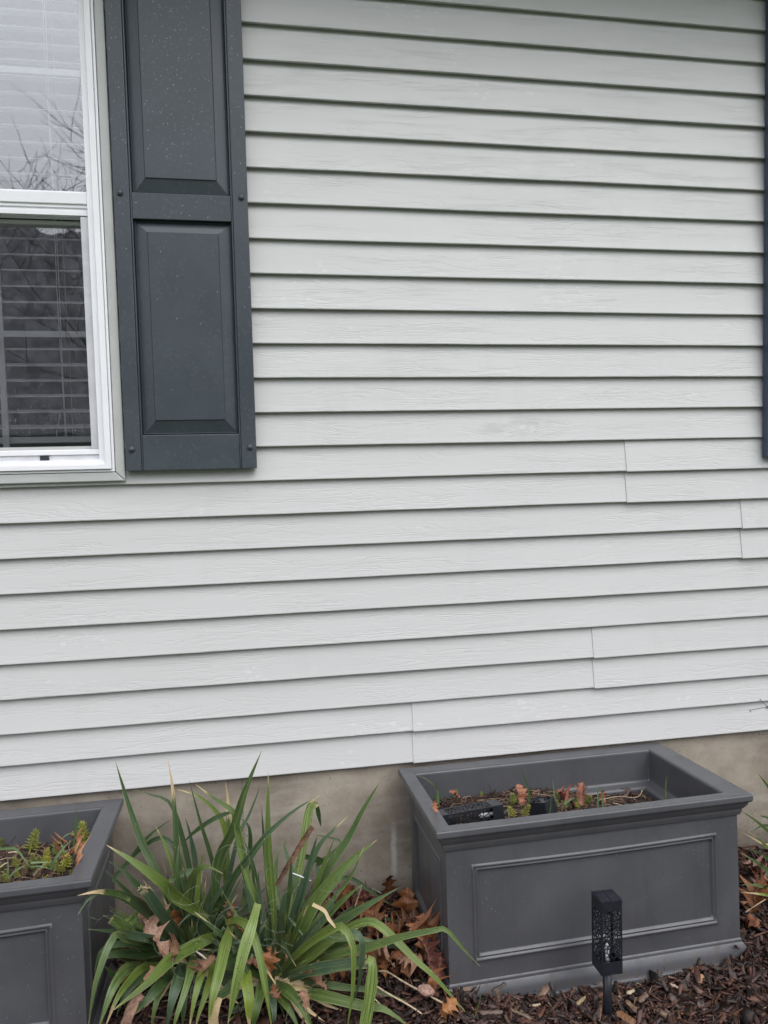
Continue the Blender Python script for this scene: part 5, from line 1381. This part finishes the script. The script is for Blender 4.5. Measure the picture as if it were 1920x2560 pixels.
bark_piece('long reddish bark plank lying at the right front corner of the planter', cG(1425, 96, -.50), cG(1680, 30, -.47), .022, (.12, .06, .045))
bark_piece('long dark bark splinter leaning up against the planter, right of the lantern', cG(1080, 228, -.545), cG(1024, 100, -.500), .011, (.05, .03, .025))
bark_piece('long dark split bark strip pointing to the viewer, right of the lantern', cG(1090, 240, -.56), cG(1240, 440, -.64), .020, (.07, .042, .032))
bark_piece('short bark piece poking up at the left front corner of the planter', cG(70, 225, -.53), cG(148, 182, -.515), .012, (.05, .035, .03))
bark_piece('upright bark sliver at the left front corner of the planter', cG(110, 285, -.54), cG(95, 210, -.525), .013, (.10, .06, .04))
bark_piece('pale tan wood chip standing against the planter right of centre', cG(1262, 178, -.53), cG(1280, 132, -.515), .014, (.40, .22, .11))
bark_piece('cream wood chip just right of the lantern stake', cG(845, 240, -.54), cG(902, 212, -.53), .010, (.55, .45, .30))
bark_piece('brown bark chunk right of the lantern stake', cG(915, 285, -.565), cG(965, 240, -.545), .014, (.16, .09, .06))
bark_piece('orange brown bark chunk at the bottom edge below the lantern', cG(790, 345, -.60), cG(895, 410, -.64), .022, (.20, .09, .04))
bark_piece('tan split chip right of and below the lantern stake', cG(840, 280, -.57), cG(925, 355, -.61), .016, (.17, .10, .055))
bark_piece('yellowish chip left of the lantern against the planter base', cG(560, 300, -.55), cG(606, 258, -.53), .010, (.42, .30, .16))
bark_piece('flat grey bark flake right of the lantern near the bottom edge', cG(1255, 290, -.60), cG(1310, 350, -.62), .022, (.13, .10, .10))
bark_piece('long flat grey bark strip at the lower right', cG(1290, 362, -.62), cG(1410, 335, -.60), .010, (.14, .10, .08))
bark_piece('small cream chip left of the lantern on the mulch', cG(300, 308, -.555), cG(348, 302, -.555), .006, (.5, .40, .26))
bark_piece('curved pale chip right of the leaning splinter', cG(1095, 185, -.54), cG(1150, 205, -.545), .009, (.42, .32, .24))
bark_piece('weathered bark strip lying left of the planter corner', cG(0, 350, -.58), cG(130, 345, -.58), .010, (.14, .09, .07))
bark_piece('slanting bark strip in front of the left planter corner', cG(180, 330, -.58), cG(300, 385, -.62), .008, (.20, .14, .10))

# ------------------------------------------------------------ planting in the planters
def sprig_mesh(seed):
    rg_ = random.Random(seed); mb = MB(); H = 1.0
    mb.tube([(0, 0, -0.3), (0.03, 0, .4), (0, 0.02, .95)], [.06, .05, .03], 5)
    for i in range(46):
        t = i / 46; z = .15 + .85 * t; a = i * 2.4; el = .15 + 1.0 * t ** 2; l = (.42 + .12 * rg_.random()) * (1 - .35 * t)
        d = Vector((math.cos(a) * math.cos(el), math.sin(a) * math.cos(el), math.sin(el))); s = Vector((-math.sin(a), math.cos(a), 0)) * .055
        u_ = d.cross(s).normalized() * .04; b = Vector((0, 0, z)); m = b + d * l * .5; e = b + d * l
        v = [b, m + s, m + u_, m - s, m - u_, e]
        mb.add(v, [(0, 1, 2), (0, 2, 3), (0, 3, 4), (0, 4, 1), (5, 2, 1), (5, 3, 2), (5, 4, 3), (5, 1, 4)])
    me = bpy.data.meshes.new('stonecrop_sprig'); me.from_pydata(mb.v, [], mb.f); me.materials.append(M_NEEDLE); return me


SM = [sprig_mesh(i) for i in range(3)]


def onsoil(p, M, fn):
    """where the sight line through p meets the soil, in the planter's own axes"""
    Mi = M.inverted(); c = Mi @ CAM; d = ((Mi @ p) - c).normalized(); t = 0.8
    while t < 4:
        q_ = c + d * t
        if q_.z < fn(q_.x, q_.y): return q_
        t += 0.002
    return Mi @ p


def sprig(M, fn, x, y, s, label, group, lean=0, c=(.22, .25, .03)):
    o = bpy.data.objects.new('stonecrop_sprig', SM[random.randrange(3)]); link(o)
    o.location = M @ Vector((x, y, fn(x, y) + .004)); o.scale = (s, s, s * random.uniform(.75, 1.1)); o.rotation_euler = (R(random.uniform(-25, 25)), R(random.uniform(-25, 25) + lean), random.uniform(0, 6))
    k = random.uniform(.5, .9); o.color = (c[0] * k, c[1] * k * .95, c[2], 1); tag(o, label, 'stonecrop', group)


GR = 'stonecrop sprigs in the planter with the fallen lanterns'
YEL = (.46, .48, .05)
for px, py, s, c, lb in [(555, 895, .022, None, 'yellow green stonecrop sprig in the front left corner, beside the lying lantern'), (640, 900, .020, None, 'yellow stonecrop sprig in front of the lying lantern near the corner'),
                    (978, 860, .018, YEL, 'small yellow stonecrop sprig in front of the end of the lying lantern'), (632, 690, .020, None, 'stonecrop sprig behind the left end of the lying lantern'), (840, 672, .014, None, 'tiny stonecrop sprig behind the right end of the lying lantern'),
                    (1125, 850, .034, YEL, 'bright yellow stonecrop sprig between the two lanterns, left one'), (1205, 850, .032, YEL, 'bright yellow stonecrop sprig between the two lanterns, right one'),
                    (1120, 740, .032, None, 'tall green stonecrop sprig behind the bright yellow pair'), (1160, 720, .026, None, 'second green stonecrop sprig behind the bright yellow pair'), (1700, 720, .026, YEL, 'yellow stonecrop sprig left of the twin grass blades')]:
    l = onsoil(c5(px, py, -.3), MA, soil1)
    if l.y < .075: l.y = .075
    sprig(MA, soil1, l.x, l.y, s, lb, GR, c=c or (.30, .36, .05))
for i in range(22):
    l = onsoil(c5(random.uniform(1450, 1790), random.uniform(700, 800), -.3), MA, soil1); x, y = l.x, max(.09, l.y)
    sprig(MA, soil1, x, y, random.uniform(.016, .026), 'stonecrop sprig right of the upside down lantern in the planter soil', GR + ', right part', c=random.choice([(.26, .3, .06), (.34, .22, .08), (.36, .4, .05)]))
for i in range(8):
    l = onsoil(c5(random.uniform(1230, 1360), random.uniform(770, 850), -.3), MA, soil1); x, y = l.x, max(.08, l.y)
    sprig(MA, soil1, x, y, random.uniform(.014, .022), 'low stonecrop sprig at the foot of the upside down lantern', GR + ', low ones', c=(.2, .22, .05))


def local2(px, py, z):        # where a sight line meets the soil level of the left planter
    a = at(px, py, -.1); d = (a - CAM).normalized(); Z = z; t = (Z - CAM.z) / d.z; return CAM + d * t


GL = 'stonecrop sprigs in the planter at the left edge'
MI = MBm.inverted()
for px, py, s, lb in [(470, 500, .052, 'tallest stonecrop sprig in the left planter'), (920, 470, .036, 'stonecrop sprig right of centre in the left planter'), (1345, 400, .05, 'stonecrop sprig at the back right corner of the left planter'),
                   (265, 680, .028, 'low stonecrop sprig at the left of the left planter'), (530, 600, .026, 'stonecrop sprig below the tallest one'), (620, 590, .026, 'stonecrop sprig right of and below the tallest one'),
                   (720, 620, .034, 'yellow stonecrop sprig in the middle row of the left planter'), (810, 640, .028, 'yellow stonecrop sprig at the right of the middle row'), (1040, 680, .040, 'large yellow stonecrop sprig above the round orange leaf'),
                   (1110, 620, .032, 'stonecrop sprig right of the large yellow one'), (430, 670, .022, 'small stonecrop sprig beside the bent grass blade'), (910, 760, .024, 'stonecrop sprig left of the round orange leaf'),
                   (520, 700, .018, 'tiny brownish stonecrop sprig in the left planter'), (40, 880, .026, 'stonecrop sprig cut by the left edge, lower'), (5, 440, .03, 'stonecrop sprig cut by the left edge, upper')]:
    w_ = local2(px / 6.38, 2040 + py / 6.38, .40); l = MI @ w_
    if not (.07 < l.x < PL - .07 and .06 < l.y < PW - .06): l.x = min(max(l.x, .08), PL - .08); l.y = min(max(l.y, .07), PW - .07)
    sprig(MBm, soil2, l.x, l.y, s, lb, GL, c=YEL if 'yellow' in lb else (.31, .35, .05))

def straw_litter(M, fn, xa, xb, ya, yb, n_, label):
    mb = MB()
    for _ in range(n_):
        x = random.uniform(xa, xb); y = random.uniform(ya, yb); a = random.uniform(0, 6.3); l = random.uniform(.015, .06); b = random.gauss(0, .5); P = []
        for t in (0, .33, .66, 1):
            xx = min(max(x + math.cos(a + b * t) * l * t, xa), xb); yy_ = min(max(y + math.sin(a + b * t) * l * t, ya), yb)
            P.append(M @ Vector((xx, yy_, fn(xx, yy_) + .004 + .012 * math.sin(math.pi * t) * abs(b) + .004 * random.random())))
        mb.tube(P, [.0006, .0010, .0009, .0004], 4)
    tag(mb.build('straw_litter', M_STRAW2, None, True), label, 'litter', None, 'stuff')


M_STRAW2 = mat_plain('reddish_straw', (0.26, 0.17, 0.11), 0.75, 0.45, 22, 0.3)
straw_litter(MBm, soil2, .55, PL - .075, .07, PW - .07, 170, 'tangle of dry straw on the soil of the left planter')
straw_litter(MA, soil1, .08, .68, .07, PW - .09, 150, 'tangle of dry straw on the soil beside the fallen lanterns')
for i in range(34):
    x = random.uniform(.60, PL - .09); y = random.uniform(.10, .32)
    sprig(MBm, soil2, x, y, random.uniform(.012, .024), 'low stonecrop sprig in the mat covering the left planter', GL + ', low mat', c=random.choice([(.30, .34, .05), (.24, .28, .06), (.38, .40, .05), (.30, .22, .08)]))
GRN = (.075, .14, .035, 1)


def blade(pts, wid, label, colr=GRN, group=None):
    C = catmull(pts, 12); v = []; f = []
    for i, p in enumerate(C):
        T_ = (C[min(i + 1, 12)] - C[max(i - 1, 0)]).normalized(); S = T_.cross((CAM - p).normalized()).normalized(); Nn = S.cross(T_)
        w_ = wid * .5 * (1 - (i / 12) ** 2.2 * .95)
        v += [p - S * w_ + Nn * w_ * .3, p, p + S * w_ + Nn * w_ * .3]
    for i in range(12):
        for j in range(2): f.append((i * 3 + j, i * 3 + j + 1, (i + 1) * 3 + j + 1, (i + 1) * 3 + j))
    o = mesh_obj('grass_blade', v, f, M_OBJ, None, True); o.color = colr; return tag(o, label, 'grass', group)




GG = 'grass blades in the planter with the fallen lanterns'; GH = 'grass blades in the left planter'
blade([c5(470, 720, -.36), c5(460, 600, -.36), c5(435, 560, -.37), c5(350, 500, -.38), c5(282, 478, -.38)], .006, 'arching grass blade at the left end of the planter, above the lying lantern', (.12, .17, .08, 1), GG)
blade([c5(478, 740, -.36), c5(450, 690, -.36), c5(420, 655, -.37), c5(385, 628, -.37)], .0035, 'short grass blade beside the left rim', group=GG)
blade([c5(505, 700, -.33), c5(506, 650, -.33), c5(503, 600, -.33)], .0025, 'thin upright grass blade behind the lying lantern', group=GG)
blade([c5(445, 700, -.36), c5(455, 640, -.36), c5(450, 560, -.36)], .0022, 'faint thin grass stem at the left end', group=GG)
blade([cH(290, 370, -.30), cH(280, 260, -.30), cH(240, 150, -.30), cH(200, 45, -.30)], .006, 'tallest grass blade, left of the upside down lantern', GRN, GG)
blade([cH(512, 360, -.30), cH(500, 260, -.30), cH(489, 158, -.30)], .0042, 'pale grass blade behind the upside down lantern', (.22, .28, .14, 1), GG)
blade([cH(880, 410, -.36), cH(880, 300, -.36), cH(862, 188, -.36)], .0048, 'left one of the twin pale grass blades', (.16, .25, .12, 1), GG)
blade([cH(925, 405, -.36), cH(915, 300, -.36), cH(888, 208, -.36)], .0056, 'right one of the twin pale grass blades', (.16, .25, .12, 1), GG)
blade([cH(1470, 350, -.37), cH(1467, 240, -.37), cH(1474, 125, -.37)], .0034, 'lone grass blade at the right end of the planter', (.12, .20, .05, 1), GG)
blade([cH(465, 460, -.38), cH(475, 380, -.38), cH(472, 310, -.38)], .003, 'thin grass blade in front of the upside down lantern', group=GG)
blade([cH(115, 500, -.39), cH(105, 430, -.39), cH(95, 360, -.39)], .003, 'pale thin grass blade right of the lying lantern', (.25, .3, .15, 1), GG)
blade([cH(590, 380, -.36), cH(630, 350, -.36), cH(678, 322, -.36)], .007, 'short broad green blade before the twin leaves', group=GG)
blade([cJ(1205, 330, -.33), cJ(1210, 180, -.33), cJ(1205, 60, -.33), cJ(1210, -120, -.33)], .0065, 'tallest upright grass blade in the left planter', GRN, GH)
blade([cJ(1225, 640, -.36), cJ(1180, 500, -.36), cJ(1195, 330, -.36), cJ(1300, 160, -.36)], .006, 'grass blade crossing the tallest one', group=GH)
blade([cJ(800, 860, -.40), cJ(880, 690, -.40), cJ(1010, 510, -.39), cJ(1140, 390, -.38)], .0075, 'broad grass blade leaning right across the left planter', (.10, .17, .07, 1), GH)
blade([cJ(1180, 270, -.34), cJ(1080, 290, -.34), cJ(970, 370, -.35), cJ(960, 400, -.35)], .004, 'arching grass blade left of the tallest one', group=GH)
blade([cJ(-60, 530, -.35), cJ(120, 515, -.36), cJ(260, 530, -.37), cJ(380, 680, -.39), cJ(485, 815, -.40)], .007, 'long bent grass blade at the left of the left planter', GRN, GH)
blade([cJ(490, 745, -.39), cJ(640, 735, -.39), cJ(830, 740, -.39)], .005, 'flat pale grass blade in the middle of the left planter', (.16, .24, .11, 1), GH)
blade([cJ(490, 810, -.40), cJ(640, 800, -.40), cJ(850, 855, -.40)], .004, 'flat grass blade below the pale one', group=GH)
blade([cJ(130, 980, -.41), cJ(280, 850, -.41), cJ(430, 770, -.40)], .004, 'grass blade slanting at the lower left', (.14, .22, .09, 1), GH)
blade([cJ(530, 950, -.41), cJ(640, 830, -.41), cJ(760, 740, -.40)], .0025, 'thin straw blade slanting in the left planter', (.25, .28, .17, 1), GH)
blade([cJ(120, 1000, -.41), cJ(130, 800, -.40), cJ(110, 600, -.39)], .0035, 'upright thin grass blade at the left edge', group=GH)
blade([cJ(890, 600, -.37), cJ(860, 500, -.37), cJ(820, 430, -.37)], .0035, 'short grass blade near the back of the left planter', group=GH)
blade([cJ(1030, 590, -.38), cJ(980, 440, -.37), cJ(945, 345, -.37)], .0035, 'thin grass blade left of the big leaning one', group=GH)
blade([cJ(1190, 640, -.39), cJ(1180, 520, -.38), cJ(1190, 430, -.38)], .006, 'blue green grass blade at the right of the left planter', (.06, .13, .08, 1), GH)
blade([cC(1395, 1590, -.60), cC(1440, 1450, -.60), cC(1470, 1300, -.60)], .002, 'thin grass blade on the mulch at the front left corner of the planter', group=None)

GO = 'oak leaves in the planters'
oak(cH(185, 300, -.25), .062, 20, 70, 5, 0, (.40, .16, .09, 1), 'pointed orange leaf in the planter left of the upside down lantern', GO)
oak(cH(640, 325, -.24), .085, 60, 38, 5, 1, (.26, .07, .04, 1), 'reddish leaf in the planter, left of the pinkish one', GO)
oak(cH(740, 305, -.24), .080, -30, 55, 0, 3, (.38, .16, .10, 1), 'pinkish upright leaf in the middle of the planter', GO)
oak(cH(940, 315, -.22), .040, 0, 70, 0, 4, (.26, .08, .04, 1), 'small red leaf behind the twin grass blades', GO)
oak(cH(1110, 290, -.21), .045, 80, 40, 0, 2, (.06, .03, .03, 1), 'dark curled leaf at the right of the planter soil', GO)
oak(c5(600, 670, -.18), .045, 80, 40, 0, 0, (.28, .10, .05, 1), 'small reddish leaf behind the lying lantern', GO)
oak(c5(455, 745, -.36), .035, 10, 60, 0, 4, (.42, .18, .09, 1), 'tiny orange leaf against the left rim', GO)
oak(cJ(1180, 400, -.30), .055, 70, 50, 0, 3, (.34, .14, .07, 1), 'orange leaf at the back right of the left planter', GO)
oak(cJ(1100, 545, -.34), .045, -70, 40, 0, 5, (.36, .16, .08, 1), 'orange leaf behind the large yellow stonecrop', GO)
oak(cJ(1070, 795, -.40), .050, 85, 35, 20, 5, (.42, .20, .10, 1), 'rounded orange leaf at the front right of the left planter', GO)
stalk('dry_twig', 'thin curving twig on the soil right of the twin grass blades', [cH(880, 350, -.33), cH(990, 325, -.31), cH(1080, 315, -.29), cH(1180, 325, -.27), cH(1240, 310, -.26), cH(1265, 258, -.26)], .0012)
stalk('dry_twig', 'short pale twig in the planter soil', [cH(1010, 372, -.35), cH(1050, 380, -.36), cH(1085, 388, -.37)], .0013)
stalk('dry_twig', 'dark twig sticking up behind the lying lantern', [c5(945, 650, -.16), c5(920, 590, -.16), c5(895, 552, -.16)], .0011, M_TW)
stalk('dry_twig', 'short dark twig sticking up in the left planter', [cJ(165, 420, -.24), cJ(215, 375, -.24), cJ(252, 322, -.24)], .0012, M_TW)
stalk('dry_twig', 'pale twig lying at the left of the left planter', [cJ(0, 700, -.36), cJ(90, 675, -.35), cJ(200, 665, -.34)], .0012)
stalk('dry_twig', 'tan twig at the lower left of the left planter', [cJ(0, 820, -.40), cJ(80, 760, -.39), cJ(140, 745, -.385)], .0014)
stalk('dry_twig', 'thick pale bit of wood in the left planter', [cJ(130, 590, -.33), cJ(200, 575, -.33), cJ(280, 580, -.33)], .0030)

# ------------------------------------------------------------ what the window mirrors: a bare tree and far woods
tree = empty('bare_tree', 'bare leafless tree on the lawn, mirrored in the window glass', 'tree', (-1.12, -6.0, -0.08))
tree.scale = (1.12, 1.12, 1.12)
rg = random.Random(21)
tmb, bmb = MB(), MB()


def grow(p, d, L, r_, lvl):
    n = 5; pts = [p]; dd = d.copy()
    for i in range(n):
        dd = (dd + Vector((rg.gauss(0, .13), rg.gauss(0, .13), rg.gauss(.05, .10)))).normalized(); pts.append(pts[-1] + dd * (L / n))
    rr_ = [r_ * (1 - .55 * i / n) for i in range(n + 1)]
    (tmb if lvl == 0 else bmb).tube(pts, rr_, 8 if lvl < 2 else (5 if lvl < 3 else 3), False)
    if lvl >= 5: return
    k = (5, 4, 4, 4, 3)[lvl]
    for i in range(k):
        t = rg.uniform(.3, 1.0) if lvl else rg.uniform(.62, 1.0); j = min(n - 1, int(t * n)); q = pts[j].lerp(pts[j + 1], t * n - j)
        ax = Vector((rg.gauss(0, 1), rg.gauss(0, 1), rg.gauss(0, .5))).normalized()
        nd = (dd * rg.uniform(.5, .9) + ax * rg.uniform(.5, .9)).normalized()
        if nd.z < -.2: nd.z *= -.3
        grow(q, nd, L * rg.uniform(.60, .80), max(.0027, rr_[j] * .56), lvl + 1)


grow(Vector((0, 0, 0)), Vector((0.03, 0, 1)), 2.15, .034, 0)
tmb.build('trunk', M_BARK, tree, True); bmb.build('branches', M_BARK, tree, True)
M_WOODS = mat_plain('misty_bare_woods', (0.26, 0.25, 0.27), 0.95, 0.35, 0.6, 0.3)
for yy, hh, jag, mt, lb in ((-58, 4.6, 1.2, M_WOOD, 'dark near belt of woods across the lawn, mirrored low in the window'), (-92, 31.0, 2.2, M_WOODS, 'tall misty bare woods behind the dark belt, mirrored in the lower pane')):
    fw = MB(); nn = 320; v = []
    for i in range(nn + 1):
        x = -110 + 220 * i / nn; h = hh + jag * noise.noise(Vector((x * .06, yy, 0))) + jag * .6 * noise.noise(Vector((x * .4, yy, 0))) + jag * .35 * noise.noise(Vector((x * 1.7, yy, 0)))
        v += [(x, yy, -.2), (x, yy + .6 * noise.noise(Vector((x, 1, 1))), h * .6), (x, yy - 1.5, h)]
    fw.add(v, [(i * 3 + j, i * 3 + 3 + j, i * 3 + 4 + j, i * 3 + 1 + j) for i in range(nn) for j in range(2)])
    tag(fw.build('far_woods', mt, None, True), lb, 'woods', None, 'stuff')
